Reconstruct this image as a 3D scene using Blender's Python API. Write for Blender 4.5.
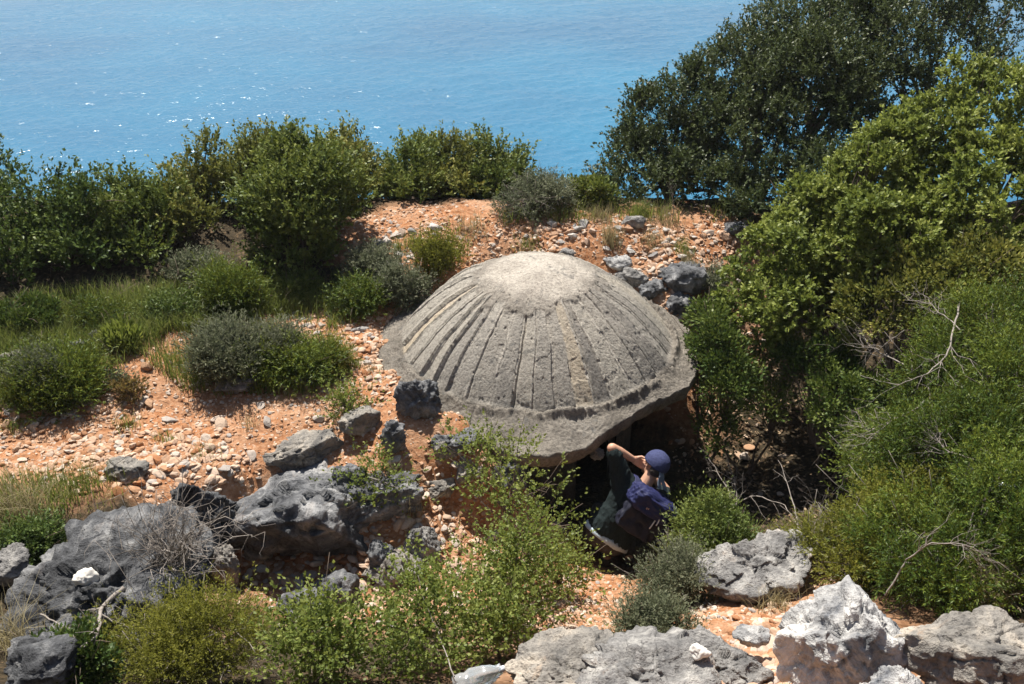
import bpy, bmesh, math, random
import numpy as np
from mathutils import Vector, Matrix

# ------------------------------------------------------------------ camera, sky, sun, exposure
for o in list(bpy.data.objects):
    bpy.data.objects.remove(o)
SC = bpy.context.scene
COL = SC.collection
CAM = np.array([0.0, 0.0, 4.78])
PITCH = math.radians(30.0)
FPX = 995.0
cd = bpy.data.cameras.new('camera')
cd.lens = 36.0 * FPX / 1024.0
cd.sensor_width = 36.0
cd.clip_start = 0.05
cd.clip_end = 20000.0
cam = bpy.data.objects.new('camera', cd)
COL.objects.link(cam)
cam.location = CAM
cam.rotation_euler = (math.pi / 2 - PITCH, 0, 0)
SC.camera = cam

SUN_AZ, SUN_EL = math.radians(-21.0), math.radians(61.0)      # azimuth from +Y towards +X
W = bpy.data.worlds.new('World')
SC.world = W
W.use_nodes = True
wn = W.node_tree
bg = wn.nodes['Background']
sky = wn.nodes.new('ShaderNodeTexSky')
sky.sky_type = 'NISHITA'
sky.sun_disc = False
sky.sun_elevation = SUN_EL
sky.sun_rotation = SUN_AZ
sky.air_density = 1.0
sky.dust_density = 1.5
sky.ozone_density = 1.2
wn.links.new(sky.outputs['Color'], bg.inputs['Color'])
bg.inputs['Strength'].default_value = 0.062
sl = bpy.data.lights.new('sun', 'SUN')
sl.energy = 5.0
sl.angle = math.radians(0.53)
sl.color = (1.0, 0.95, 0.88)
sun = bpy.data.objects.new('sun', sl)
COL.objects.link(sun)
SDIR = Vector((math.sin(SUN_AZ) * math.cos(SUN_EL), math.cos(SUN_AZ) * math.cos(SUN_EL), math.sin(SUN_EL)))
sun.rotation_euler = SDIR.to_track_quat('Z', 'Y').to_euler()
sun.location = SDIR * 60
SC.view_settings.view_transform = 'Standard'
SC.view_settings.look = 'None'
SC.view_settings.exposure = 0.9
SC.view_settings.gamma = 1.0
SC.view_settings.use_curve_mapping = False
SC.render.engine = 'CYCLES'
SC.cycles.use_denoising = True
HAZE = 0.00055
SC.cycles.max_bounces = 8
SC.cycles.diffuse_bounces = 4
SC.cycles.transparent_max_bounces = 8
SC.cycles.sample_clamp_indirect = 6.0

# ------------------------------------------------------------------ helpers
FWD = np.array([0, math.cos(PITCH), -math.sin(PITCH)])
UPV = np.array([0, math.sin(PITCH), math.cos(PITCH)])
RGT = np.array([1.0, 0, 0])
Z3 = np.array([0, 0, 1.0])


def ray(u, v):
    return FWD + RGT * ((u - 512) / FPX) + UPV * ((342 - v) / FPX)


def at_z(u, v, z):
    d = ray(u, v)
    return CAM + d * ((z - CAM[2]) / d[2])


def at_d(u, v, dep):
    return CAM + ray(u, v) * dep


def depth(p):
    return float(np.dot(np.asarray(p) - CAM, FWD))


_r = np.random.RandomState(7)
_PERM = _r.permutation(256)
_PERM = np.concatenate([_PERM, _PERM, _PERM])
_G = _r.normal(size=(256, 3))
_G /= np.linalg.norm(_G, axis=1)[:, None]


def noise(P):
    P = np.asarray(P, float)
    I = np.floor(P).astype(int)
    F = P - I
    I &= 255
    S = F * F * F * (F * (F * 6 - 15) + 10)
    out = 0
    for dx in (0, 1):
        wx = S[:, 0] if dx else 1 - S[:, 0]
        for dy in (0, 1):
            wy = S[:, 1] if dy else 1 - S[:, 1]
            for dz in (0, 1):
                wz = S[:, 2] if dz else 1 - S[:, 2]
                h = _PERM[_PERM[_PERM[(I[:, 0] + dx) & 255] + ((I[:, 1] + dy) & 255)] + ((I[:, 2] + dz) & 255)]
                g = _G[h]
                out = out + wx * wy * wz * ((F[:, 0] - dx) * g[:, 0] + (F[:, 1] - dy) * g[:, 1] + (F[:, 2] - dz) * g[:, 2])
    return out * 1.6


def fbm(P, oct=4, ridged=False):
    P = np.asarray(P, float)
    a, s, out = 1.0, 1.0, 0
    for k in range(oct):
        n = noise(P * s + 17.3 * k)
        out = out + a * ((0.5 - np.abs(n)) * 1.4 if ridged else n)
        a *= 0.5
        s *= 2.03
    return out


def sstep(a, b, x):
    t = np.clip((x - a) / (b - a), 0, 1)
    return t * t * (3 - 2 * t)


def norm(v):
    v = np.asarray(v, float)
    return v / (np.linalg.norm(v, axis=-1, keepdims=True) + 1e-9)


class MB:
    """collects vertices and faces, then links them as one mesh object"""
    def __init__(s):
        s.v, s.q, s.t, s.av, s.qa, s.ta, s.n = [], [], [], {}, [], [], 0

    def add(s, V, Q=None, T=None, a=0.5):
        V = np.asarray(V, np.float32)
        if Q is not None and len(Q):
            Q = np.asarray(Q, np.int64)
            s.q.append(Q + s.n)
            s.qa.append(np.broadcast_to(np.asarray(a, np.float32), (len(Q),)).copy())
        if T is not None and len(T):
            T = np.asarray(T, np.int64)
            s.t.append(T + s.n)
            s.ta.append(np.broadcast_to(np.asarray(a, np.float32), (len(T),)).copy())
        s.v.append(V)
        s.n += len(V)

    def mesh(s, name, mat, smooth=True):
        V = np.concatenate(s.v)
        Q = np.concatenate(s.q) if s.q else np.zeros((0, 4), int)
        T = np.concatenate(s.t) if s.t else np.zeros((0, 3), int)
        A = np.concatenate(s.qa + s.ta)
        me = bpy.data.meshes.new(name)
        me.vertices.add(len(V))
        me.vertices.foreach_set('co', V.astype(np.float32).ravel())
        loops = np.concatenate([Q.ravel(), T.ravel()]).astype(np.int32)
        me.loops.add(len(loops))
        me.loops.foreach_set('vertex_index', loops)
        n = len(Q) + len(T)
        me.polygons.add(n)
        st = np.concatenate([np.arange(len(Q)) * 4, len(Q) * 4 + np.arange(len(T)) * 3]).astype(np.int32)
        me.polygons.foreach_set('loop_start', st)
        me.polygons.foreach_set('use_smooth', np.full(n, smooth, bool))
        at = me.attributes.new('var', 'FLOAT', 'FACE')
        at.data.foreach_set('value', A.astype(np.float32))
        me.update(calc_edges=True)
        me.validate()
        if mat:
            me.materials.append(mat)
        return me

    def build(s, name, mat, parent=None, smooth=True, org=None):
        if org is not None:
            s.v = [v - np.asarray(org, np.float32) for v in s.v]
        me = s.mesh(name, mat, smooth)
        o = bpy.data.objects.new(name, me)
        COL.objects.link(o)
        if parent:
            o.parent = parent
        elif org is not None:
            o.location = org
        return o


def tag(o, label=None, cat=None, group=None, kind=None):
    if label:
        o['label'] = label
    if cat:
        o['category'] = cat
    if group:
        o['group'] = group
    if kind:
        o['kind'] = kind
    return o


def empty(name, loc):
    o = bpy.data.objects.new(name, None)
    COL.objects.link(o)
    o.location = loc
    o.empty_display_size = 0.1
    return o


def vattr(me, name, vals):
    a = me.attributes.new(name, 'FLOAT', 'POINT')
    a.data.foreach_set('value', np.asarray(vals, np.float32))


def tube(mb, pts, rad, sides=5, a=0.5, cap=True):
    pts = np.asarray(pts, float)
    n = len(pts)
    rad = np.broadcast_to(np.asarray(rad, float), (n,))
    tg = norm(np.gradient(pts, axis=0))
    ref = np.array([0.31, 0.17, 0.93])
    if abs(np.dot(norm(pts[-1] - pts[0]), ref)) > 0.9:
        ref = np.array([0.95, 0.2, 0.1])
    b = norm(np.cross(tg, ref))
    c = np.cross(tg, b)
    an = np.arange(sides) * 2 * math.pi / sides
    V = (pts[:, None, :] + rad[:, None, None] * (np.cos(an)[None, :, None] * b[:, None, :] + np.sin(an)[None, :, None] * c[:, None, :])).reshape(-1, 3)
    i = np.arange(n - 1)[:, None] * sides
    k = np.arange(sides)[None, :]
    k2 = (k + 1) % sides
    Q = np.stack([i + k, i + k2, i + sides + k2, i + sides + k], -1).reshape(-1, 4)
    T = None
    if cap:
        V = np.concatenate([V, pts[-1:] + tg[-1:] * rad[-1] * 0.5])
        e = (n - 1) * sides
        T = [[e + j, e + (j + 1) % sides, n * sides] for j in range(sides)]
    mb.add(V, Q, T, a)


def capsule(mb, p0, r0, p1, r1, sides=16, flat=None):
    p0, p1 = np.asarray(p0, float), np.asarray(p1, float)
    L = np.linalg.norm(p1 - p0)
    d = (p1 - p0) / max(L, 1e-6)
    if L < 1e-6:
        d = np.array([0, 0, 1.0])
    ph = np.linspace(0.05, math.pi / 2, 6)
    ring = [(-r0 * math.cos(a), r0 * math.sin(a)) for a in ph] + [(L + r1 * math.cos(a), r1 * math.sin(a)) for a in ph[::-1]]
    ref = np.array([0.1, 0.2, 0.97]) if abs(d[2]) < 0.9 else np.array([0.97, 0.1, 0.2])
    b = norm(np.cross(d, ref))
    c = np.cross(d, b)
    V = []
    for t, r in ring:
        for j in range(sides):
            a = 2 * math.pi * j / sides
            V.append(p0 + d * t + r * (math.cos(a) * b + math.sin(a) * c))
    V = np.array(V)
    m = len(ring)
    Q = [[i * sides + j, i * sides + (j + 1) % sides, (i + 1) * sides + (j + 1) % sides, (i + 1) * sides + j] for i in range(m - 1) for j in range(sides)]
    V = np.concatenate([V, [p0 - d * r0, p1 + d * r1]])
    T = [[(j + 1) % sides, j, m * sides] for j in range(sides)] + [[(m - 1) * sides + j, (m - 1) * sides + (j + 1) % sides, m * sides + 1] for j in range(sides)]
    mb.add(V, Q, T)


_ICO = {}


def ico(sub):
    if sub not in _ICO:
        bm = bmesh.new()
        bmesh.ops.create_icosphere(bm, subdivisions=sub, radius=1.0)
        V = np.array([v.co[:] for v in bm.verts])
        T = np.array([[v.index for v in f.verts] for f in bm.faces])
        bm.free()
        _ICO[sub] = (V, T)
    return _ICO[sub]


# ------------------------------------------------------------------ materials
def newmat(name):
    m = bpy.data.materials.new(name)
    m.use_nodes = True
    nt = m.node_tree
    return m, nt, nt.nodes['Principled BSDF'], nt.nodes['Material Output']


def N(nt, typ, **kw):
    n = nt.nodes.new(typ)
    for k, v in kw.items():
        if k in n.inputs:
            n.inputs[k].default_value = v
        else:
            setattr(n, k, v)
    return n


def ramp(nt, fac, stops):
    n = nt.nodes.new('ShaderNodeValToRGB')
    while len(n.color_ramp.elements) < len(stops):
        n.color_ramp.elements.new(0.5)
    for e, (p, c) in zip(n.color_ramp.elements, stops):
        e.position = p
        e.color = (*c, 1) if len(c) == 3 else c
    nt.links.new(fac, n.inputs['Fac'])
    return n.outputs['Color']


def mixc(nt, fac, a, b, mode='MIX'):
    n = nt.nodes.new('ShaderNodeMix')
    n.data_type = 'RGBA'
    n.blend_type = mode
    for sock, val in ((n.inputs['Factor'], fac), (n.inputs[6], a), (n.inputs[7], b)):
        if hasattr(val, 'is_output'):
            nt.links.new(val, sock)
        elif isinstance(val, tuple):
            sock.default_value = (*val, 1)
        else:
            sock.default_value = val
    return n.outputs[2]


def tex(nt, scale, detail=5, rough=0.6, coord='Object', dist=0.0, kind='noise'):
    tc = nt.nodes.get('tc') or N(nt, 'ShaderNodeTexCoord', name='tc')
    if kind == 'noise':
        n = N(nt, 'ShaderNodeTexNoise', Scale=scale, Detail=detail, Roughness=rough, Distortion=dist)
        nt.links.new(tc.outputs[coord], n.inputs['Vector'])
        return n.outputs['Fac']
    n = N(nt, 'ShaderNodeTexVoronoi', Scale=scale)
    nt.links.new(tc.outputs[coord], n.inputs['Vector'])
    return n.outputs['Distance']


def attr(nt, name):
    return N(nt, 'ShaderNodeAttribute', attribute_name=name).outputs['Fac']


def bump(nt, bsdf, h, strength=0.5, dist=0.02):
    b = N(nt, 'ShaderNodeBump', Strength=strength, Distance=dist)
    nt.links.new(h, b.inputs['Height'])
    nt.links.new(b.outputs['Normal'], bsdf.inputs['Normal'])
    return b


def math_n(nt, op, a, b=0.0):
    n = N(nt, 'ShaderNodeMath', operation=op)
    for s, v in ((n.inputs[0], a), (n.inputs[1], b)):
        if hasattr(v, 'is_output'):
            nt.links.new(v, s)
        else:
            s.default_value = v
    return n.outputs[0]


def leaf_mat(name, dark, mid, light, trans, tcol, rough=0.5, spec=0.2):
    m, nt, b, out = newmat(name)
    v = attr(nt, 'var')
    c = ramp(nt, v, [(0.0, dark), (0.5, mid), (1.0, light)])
    nt.links.new(c, b.inputs['Base Color'])
    b.inputs['Roughness'].default_value = rough
    b.inputs['Specular IOR Level'].default_value = spec
    tr = N(nt, 'ShaderNodeBsdfTranslucent')
    tc = mixc(nt, 0.6, c, tcol)
    nt.links.new(tc, tr.inputs['Color'])
    mx = N(nt, 'ShaderNodeMixShader', Fac=trans)
    nt.links.new(b.outputs[0], mx.inputs[1])
    nt.links.new(tr.outputs[0], mx.inputs[2])
    nt.links.new(mx.outputs[0], out.inputs['Surface'])
    return m


def plain(name, col, rough=0.8, spec=0.3, var=0.25, scale=30, bmp=0.0):
    m, nt, b, out = newmat(name)
    n = tex(nt, scale, 4)
    c = ramp(nt, n, [(0.3, tuple(x * (1 - var) for x in col)), (0.7, tuple(min(1, x * (1 + var)) for x in col))])
    nt.links.new(c, b.inputs['Base Color'])
    b.inputs['Roughness'].default_value = rough
    b.inputs['Specular IOR Level'].default_value = spec
    if bmp:
        bump(nt, b, n, bmp, 0.01)
    return m


def rock_mat(name, dark, mid, light, stain=(0.42, 0.22, 0.09), st=0.35, scale=3.0, pit=0.5, top=(0.5, 0.05)):
    m, nt, b, out = newmat(name)
    n1 = tex(nt, scale, 8, 0.68, dist=0.6)
    c = ramp(nt, n1, [(0.36, dark), (0.5, mid), (0.62, light)])
    n2 = tex(nt, scale * 0.8 + 1.1, 6, 0.6, dist=1.2)
    f = ramp(nt, n2, [(0.6, (0, 0, 0)), (0.72, (1, 1, 1))])
    f = math_n(nt, 'MULTIPLY', f, st)
    c = mixc(nt, f, c, stain)
    n3 = tex(nt, scale * 13, 4, 0.7)
    c = mixc(nt, 0.55, c, ramp(nt, n3, [(0.3, (0.25, 0.25, 0.25)), (0.5, (1, 1, 1)), (0.62, (1.0, 1.0, 1.0)), (0.75, (1.5, 1.5, 1.45))]), 'MULTIPLY')
    vo = tex(nt, scale * 9, kind='vor')
    pf = ramp(nt, vo, [(0.06, (0.25, 0.25, 0.25)), (0.2, (1, 1, 1))])
    c = mixc(nt, pit, c, pf, 'MULTIPLY')
    nt.links.new(c, b.inputs['Base Color'])
    b.inputs['Roughness'].default_value = 0.88
    b.inputs['Specular IOR Level'].default_value = 0.25
    h = math_n(nt, 'ADD', math_n(nt, 'MULTIPLY', n1, 1.0), math_n(nt, 'MULTIPLY', n3, 0.45))
    h = math_n(nt, 'ADD', h, math_n(nt, 'MULTIPLY', ramp(nt, vo, [(0.0, (0, 0, 0)), (0.25, (1, 1, 1))]), 0.3 * pit))
    bump(nt, b, h, 1.0, 0.05)
    return m


M = {}
M['karst'] = rock_mat('grey karst limestone', (0.05, 0.052, 0.056), (0.15, 0.152, 0.155), (0.35, 0.345, 0.335), st=0.12, scale=3.2)
M['dark_karst'] = rock_mat('dark weathered limestone', (0.028, 0.029, 0.031), (0.095, 0.097, 0.10), (0.24, 0.238, 0.232), st=0.1, scale=3.6)
M['tan_rock'] = rock_mat('tan stained limestone', (0.11, 0.105, 0.097), (0.25, 0.23, 0.20), (0.47, 0.41, 0.33), st=0.6, scale=2.6)
M['white_rock'] = rock_mat('white limestone', (0.09, 0.097, 0.11), (0.40, 0.39, 0.37), (0.74, 0.71, 0.65), stain=(0.52, 0.33, 0.17), st=0.4, scale=2.2, pit=0.3)
M['bright_stone'] = plain('clean white limestone', (.62, .59, .53), .85, .25, .15, 12, .4)
M['pale_rock'] = rock_mat('pale limestone', (0.12, 0.117, 0.113), (0.25, 0.24, 0.225), (0.46, 0.44, 0.40), st=0.3, scale=4)


def stones_mat(name, stops, objrand=False):
    m, nt, b, out = newmat(name)
    if objrand:
        oi = N(nt, 'ShaderNodeObjectInfo')
        v = oi.outputs['Random']
    else:
        v = attr(nt, 'var')
    c = ramp(nt, v, stops)
    n = tex(nt, 28 if not objrand else 12, 5, 0.65)
    c = mixc(nt, 0.7, c, ramp(nt, n, [(0.3, (0.55, 0.52, 0.5)), (0.65, (1.0, 1.0, 1.0))]), 'MULTIPLY')
    nt.links.new(c, b.inputs['Base Color'])
    b.inputs['Roughness'].default_value = 0.9
    b.inputs['Specular IOR Level'].default_value = 0.2
    bump(nt, b, n, 0.5, 0.012)
    return m


M['gravel'] = stones_mat('orange gravel stones', [(0.0, (0.32, 0.14, 0.06)), (0.3, (0.44, 0.25, 0.14)), (0.55, (0.52, 0.36, 0.25)), (0.8, (0.60, 0.50, 0.40)), (1.0, (0.36, 0.33, 0.30))])
M['stone'] = stones_mat('beige loose stones', [(0.0, (0.38, 0.19, 0.09)), (0.3, (0.47, 0.32, 0.21)), (0.6, (0.55, 0.45, 0.36)), (0.85, (0.46, 0.40, 0.34)), (1.0, (0.33, 0.30, 0.27))], True)
M['rubble'] = stones_mat('grey loose stones', [(0.0, (0.42, 0.25, 0.15)), (0.25, (0.48, 0.42, 0.36)), (0.55, (0.56, 0.52, 0.47)), (0.8, (0.40, 0.38, 0.35)), (1.0, (0.24, 0.23, 0.22))], True)

# soil
m, nt, b, out = newmat('orange soil')
n1 = tex(nt, 1.6, 7, 0.65)
n2 = tex(nt, 22, 6, 0.7)
c = ramp(nt, n2, [(0.3, (0.20, 0.075, 0.028)), (0.5, (0.36, 0.165, 0.075)), (0.7, (0.50, 0.31, 0.19))])
c = mixc(nt, ramp(nt, n1, [(0.42, (0, 0, 0)), (0.68, (0.5, 0.5, 0.5))]), c, (0.40, 0.29, 0.20))
hum_shade = ramp(nt, n2, [(0.3, (0.018, 0.015, 0.010)), (0.55, (0.06, 0.046, 0.028)), (0.72, (0.20, 0.13, 0.07))])  # dark humus under plants, with some gully shade put into its colour
g = attr(nt, 'gravelly')
gg = math_n(nt, 'ADD', g, math_n(nt, 'MULTIPLY', math_n(nt, 'SUBTRACT', n1, 0.5), 0.9))
c = mixc(nt, ramp(nt, gg, [(0.35, (0, 0, 0)), (0.6, (1, 1, 1))]), hum_shade, c)
nt.links.new(c, b.inputs['Base Color'])
b.inputs['Roughness'].default_value = 0.95
b.inputs['Specular IOR Level'].default_value = 0.1
bump(nt, b, n2, 0.9, 0.03)
M['soil'] = m

# sea
m, nt, b, out = newmat('sea water')
tc = N(nt, 'ShaderNodeTexCoord', name='tc')
mp = N(nt, 'ShaderNodeMapping')
mp.inputs['Scale'].default_value = (0.75, 1.0, 1.0)
mp.inputs['Rotation'].default_value = (0, 0, math.radians(18))
nt.links.new(tc.outputs['Object'], mp.inputs['Vector'])
w1 = N(nt, 'ShaderNodeTexNoise', Scale=0.9, Detail=3, Roughness=0.6)
w2 = N(nt, 'ShaderNodeTexNoise', Scale=0.012, Detail=4, Roughness=0.55)
nt.links.new(mp.outputs[0], w1.inputs['Vector'])
nt.links.new(mp.outputs[0], w2.inputs['Vector'])
bb = N(nt, 'ShaderNodeBump', Strength=1.0, Distance=0.25)
nt.links.new(w1.outputs['Fac'], bb.inputs['Height'])
nt.links.new(bb.outputs[0], b.inputs['Normal'])
c = ramp(nt, w2.outputs['Fac'], [(0.35, (0.0, 0.098, 0.195)), (0.65, (0.0, 0.135, 0.245))])
nt.links.new(c, b.inputs['Base Color'])
b.inputs['Roughness'].default_value = 0.2
b.inputs['IOR'].default_value = 1.33
M['sea'] = m

# concrete of the bunker
m, nt, b, out = newmat('weathered concrete')
n1 = tex(nt, 4.0, 8, 0.68)
n2 = tex(nt, 45, 5, 0.75)
n3 = tex(nt, 1.3, 5, 0.6, dist=0.8)
seam, board, capm, bv = attr(nt, 'seam'), attr(nt, 'board'), attr(nt, 'crown'), attr(nt, 'boardvar')
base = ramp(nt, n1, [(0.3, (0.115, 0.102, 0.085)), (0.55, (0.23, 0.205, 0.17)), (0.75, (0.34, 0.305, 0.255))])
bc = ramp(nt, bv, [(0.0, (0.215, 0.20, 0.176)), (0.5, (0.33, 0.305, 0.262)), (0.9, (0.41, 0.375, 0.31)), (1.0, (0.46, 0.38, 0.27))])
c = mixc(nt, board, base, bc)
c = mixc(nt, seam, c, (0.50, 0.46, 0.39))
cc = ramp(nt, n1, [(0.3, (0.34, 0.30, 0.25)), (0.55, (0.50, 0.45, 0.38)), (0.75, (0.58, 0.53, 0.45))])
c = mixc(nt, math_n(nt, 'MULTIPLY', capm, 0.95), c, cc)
c = mixc(nt, ramp(nt, n3, [(0.5, (0, 0, 0)), (0.8, (0.5, 0.5, 0.5))]), c, (0.36, 0.33, 0.285))
c = mixc(nt, 0.85, c, ramp(nt, n2, [(0.32, (0.35, 0.34, 0.33)), (0.5, (.95, .95, .95)), (0.7, (1.25, 1.24, 1.2))]), 'MULTIPLY')
sp = tex(nt, 9, 6, 0.75, dist=1.0)
c = mixc(nt, ramp(nt, sp, [(0.56, (0, 0, 0)), (0.66, (0.75, 0.75, 0.75))]), c, (0.13, 0.127, 0.117))
nt.links.new(c, b.inputs['Base Color'])
b.inputs['Roughness'].default_value = 0.92
b.inputs['Specular IOR Level'].default_value = 0.2
n4 = tex(nt, 160, 3, 0.7)
bump(nt, b, math_n(nt, 'ADD', math_n(nt, 'MULTIPLY', n4, 0.5), math_n(nt, 'MULTIPLY', n2, 0.9)), 0.9, 0.02)
M['concrete'] = m

M['bark'] = plain('grey brown bark', (0.13, 0.10, 0.075), 0.9, 0.2, 0.4, 25, 0.6)
M['deadwood'] = plain('bleached dead wood', (0.25, 0.22, 0.19), 0.9, 0.2, 0.35, 30, 0.4)
M['drytwig'] = plain('dry grey twigs', (0.24, 0.21, 0.18), 0.9, 0.2, 0.35, 30)
M['oak'] = leaf_mat('dark oak leaves', (0.024, 0.038, 0.013), (0.056, 0.078, 0.026), (0.125, 0.14, 0.05), 0.2, (0.11, 0.14, 0.035), 0.48, 0.22)
M['maquis'] = leaf_mat('maquis leaves', (0.025, 0.042, 0.010), (0.085, 0.125, 0.025), (0.26, 0.28, 0.07), 0.2, (0.26, 0.30, 0.05))
M['maquis_dark'] = leaf_mat('deep green maquis leaves', (0.016, 0.034, 0.009), (0.055, 0.095, 0.02), (0.18, 0.215, 0.05), 0.18, (0.18, 0.24, 0.04))
M['maquis_gold'] = leaf_mat('yellowish maquis leaves', (0.035, 0.05, 0.012), (0.11, 0.135, 0.028), (0.33, 0.30, 0.08), 0.22, (0.32, 0.31, 0.06))
M['bright'] = leaf_mat('bright green leaves', (0.035, 0.06, 0.012), (0.12, 0.16, 0.028), (0.40, 0.42, 0.11), 0.26, (0.34, 0.40, 0.07))
M['heath'] = leaf_mat('heath needles', (0.014, 0.030, 0.005), (0.048, 0.088, 0.011), (0.22, 0.26, 0.035), 0.22, (0.26, 0.27, 0.04), 0.5)
M['kermes'] = leaf_mat('small kermes leaves', (0.045, 0.075, 0.015), (0.13, 0.17, 0.035), (0.30, 0.32, 0.09), 0.35, (0.32, 0.36, 0.06))
M['olive_heath'] = leaf_mat('yellow green heath needles', (0.045, 0.05, 0.012), (0.13, 0.14, 0.022), (0.29, 0.27, 0.05), 0.36, (0.36, 0.36, 0.05), 0.5)
M['sage'] = leaf_mat('grey sage leaves', (0.05, 0.065, 0.03), (0.115, 0.13, 0.07), (0.24, 0.235, 0.15), 0.3, (0.16, 0.19, 0.10), 0.7)
M['grass'] = leaf_mat('green grass blades', (0.06, 0.09, 0.018), (0.13, 0.165, 0.035), (0.28, 0.27, 0.09), 0.38, (0.28, 0.33, 0.06), 0.55)
M['drygrass'] = leaf_mat('dry grass blades', (0.18, 0.14, 0.07), (0.30, 0.25, 0.13), (0.46, 0.40, 0.24), 0.32, (0.4, 0.34, 0.16), 0.7)
M['redleaf'] = leaf_mat('bronze green leaves', (0.05, 0.05, 0.02), (0.11, 0.095, 0.035), (0.24, 0.15, 0.06), 0.34, (0.26, 0.2, 0.05))

#@@TERRAIN
# ------------------------------------------------------------------ terrain
DC = np.array([0.23, 8.165, 0.0])                # centre of the dome's springing ring
CP = []                                          # x, y, z, gravelliness


def cp(u, v, z, g):
    p = at_z(u, v, z)
    CP.append((p[0], p[1], z, g))


for a in [(20, 420, .05, 1), (60, 450, 0, 1), (150, 400, .05, 1), (150, 450, 0, 1), (230, 420, 0, 1), (300, 400, 0, 1), (340, 380, .02, 1), (300, 430, -.02, 1),
          (230, 470, 0, 1), (370, 350, .05, 1), (360, 420, -.05, 1), (130, 370, .1, .9), (160, 340, .15, .8), (260, 320, .1, .9), (330, 330, .05, 1), (290, 345, .05, .3),
          (220, 355, .1, .3), (50, 380, .1, .2), (20, 400, .08, .4), (60, 345, .2, .1), (0, 350, .25, .1), (100, 325, .2, .1), (200, 300, .15, .1), (300, 300, .1, .3),
          (330, 285, .1, .2), (400, 260, .25, .8), (370, 240, .35, .9), (430, 228, .42, .9), (500, 222, .45, .8), (560, 218, .45, .6), (640, 215, .45, .6),
          (700, 222, .4, .6), (740, 235, .3, .8), (600, 240, .4, 1), (680, 250, .3, 1), (640, 260, .25, 1), (560, 245, .35, 1), (480, 245, .3, 1), (690, 285, .12, 1),
          (710, 270, .15, .9), (430, 415, .06, 1), (400, 470, -.12, 1), (462, 432, .05, 1), (475, 455, -.04, 1), (505, 468, -.12, 1), (535, 492, -.4, .8), (450, 510, -.45, 1), (500, 540, -.75, .8), (545, 520, -.9, .6),
          (620, 570, -1.15, .5), (660, 550, -1.15, .3), (700, 500, -1.2, .3), (720, 450, -1.1, .4), (740, 400, -.9, .4), (720, 360, -.6, .5), (712, 330, -.3, .6),
          (780, 430, -1.1, .2), (800, 350, -.7, .3), (850, 420, -.9, .1), (780, 500, -1.1, .2), (820, 530, -.8, .2),
          (280, 545, -.62, .7), (260, 580, -.68, .6), (300, 600, -.6, .6), (340, 570, -.65, .6), (400, 560, -.55, .7), (440, 580, -.6, .6), (400, 520, -.3, .8),
          (330, 500, -.15, .8), (120, 500, .02, .4), (60, 560, 0, .3), (30, 620, .1, .2), (100, 650, .1, .2), (20, 500, .05, .4), (180, 670, 0, .2), (330, 660, 0, .3),
          (450, 650, -.1, .3), (520, 640, -.25, .6), (560, 600, -.7, .9), (610, 600, -.85, .9), (580, 650, -.1, .6), (640, 660, .3, .6), (640, 620, -.3, .8), (700, 640, .35, 1),
          (700, 600, -.1, 1), (750, 600, .1, 1), (760, 570, -.1, .5), (680, 560, -.65, .2), (800, 600, .3, .7), (850, 660, .8, .5), (950, 660, .9, .6), (1000, 620, .7, .5),
          (900, 600, .4, .3), (850, 560, -.1, .2)]:
    cp(*a)
CP += [(3, 5.6, -.3, .1), (3.6, 6.5, -.4, .1), (4, 8, -.2, .1), (4.5, 5, .4, .1), (4.5, 6.5, 0, .1), (0, 2, 1.9, .5), (3, 2.5, 2.0, .5), (-3, 2.5, 1.6, .4),
       (0, 0, 3.1, .5), (3, 0, 3.3, .5), (-3, 0, 3.0, .5), (0, -4, 5.2, .4), (7, -4, 5.4, .4), (-7, -4, 5.0, .4), (-6, 5, .6, .2), (-7, 8, .3, .1), (6, 5, .9, .1), (6, 8, .2, .1),
       (-9, 10, .1, .1), (9, 10, .2, .1)]
for x in (-6, -3.5, -1.5, .5, 2.5, 4.5, 6.5):
    CP += [(x, 11.3, .25, .1), (x, 12.4, -.45, .1), (x, 14, -1.8, .1)]
for k in range(12):
    a = k * math.pi / 6
    CP.append((DC[0] + .85 * math.cos(a), DC[1] + .85 * math.sin(a), -1.25, .3))
for deg, z in ((60, .1), (90, .16), (120, .14), (150, .06), (180, .05), (205, .10), (30, .0), (225, .12), (242, .10)):
    a = math.radians(deg)
    CP.append((DC[0] + 1.42 * math.cos(a), DC[1] + 1.42 * math.sin(a), z, 1))
CP = np.array(CP)


def rbf(vals, lam):
    P = CP[:, :2]
    n = len(P)
    D = np.linalg.norm(P[:, None] - P[None], axis=2)
    A = np.zeros((n + 3, n + 3))
    A[:n, :n] = -D + np.eye(n) * lam
    A[:n, n] = 1
    A[:n, n + 1:] = P
    A[n, :n] = 1
    A[n + 1:, :n] = P.T
    s = np.linalg.solve(A, np.concatenate([vals, np.zeros(3)]))

    def f(X):
        out = np.zeros(len(X))
        for i in range(0, len(X), 20000):
            x = X[i:i + 20000]
            out[i:i + 20000] = -np.linalg.norm(x[:, None] - P[None], axis=2) @ s[:n] + s[n] + x @ s[n + 1:]
        return out
    return f


FZ, FG = rbf(CP[:, 2], 0.02), rbf(CP[:, 3], 0.1)


def far_z(X, Y):
    return np.where(Y > 12.4, -.45 - .75 * (Y - 12.4), 0)


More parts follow.
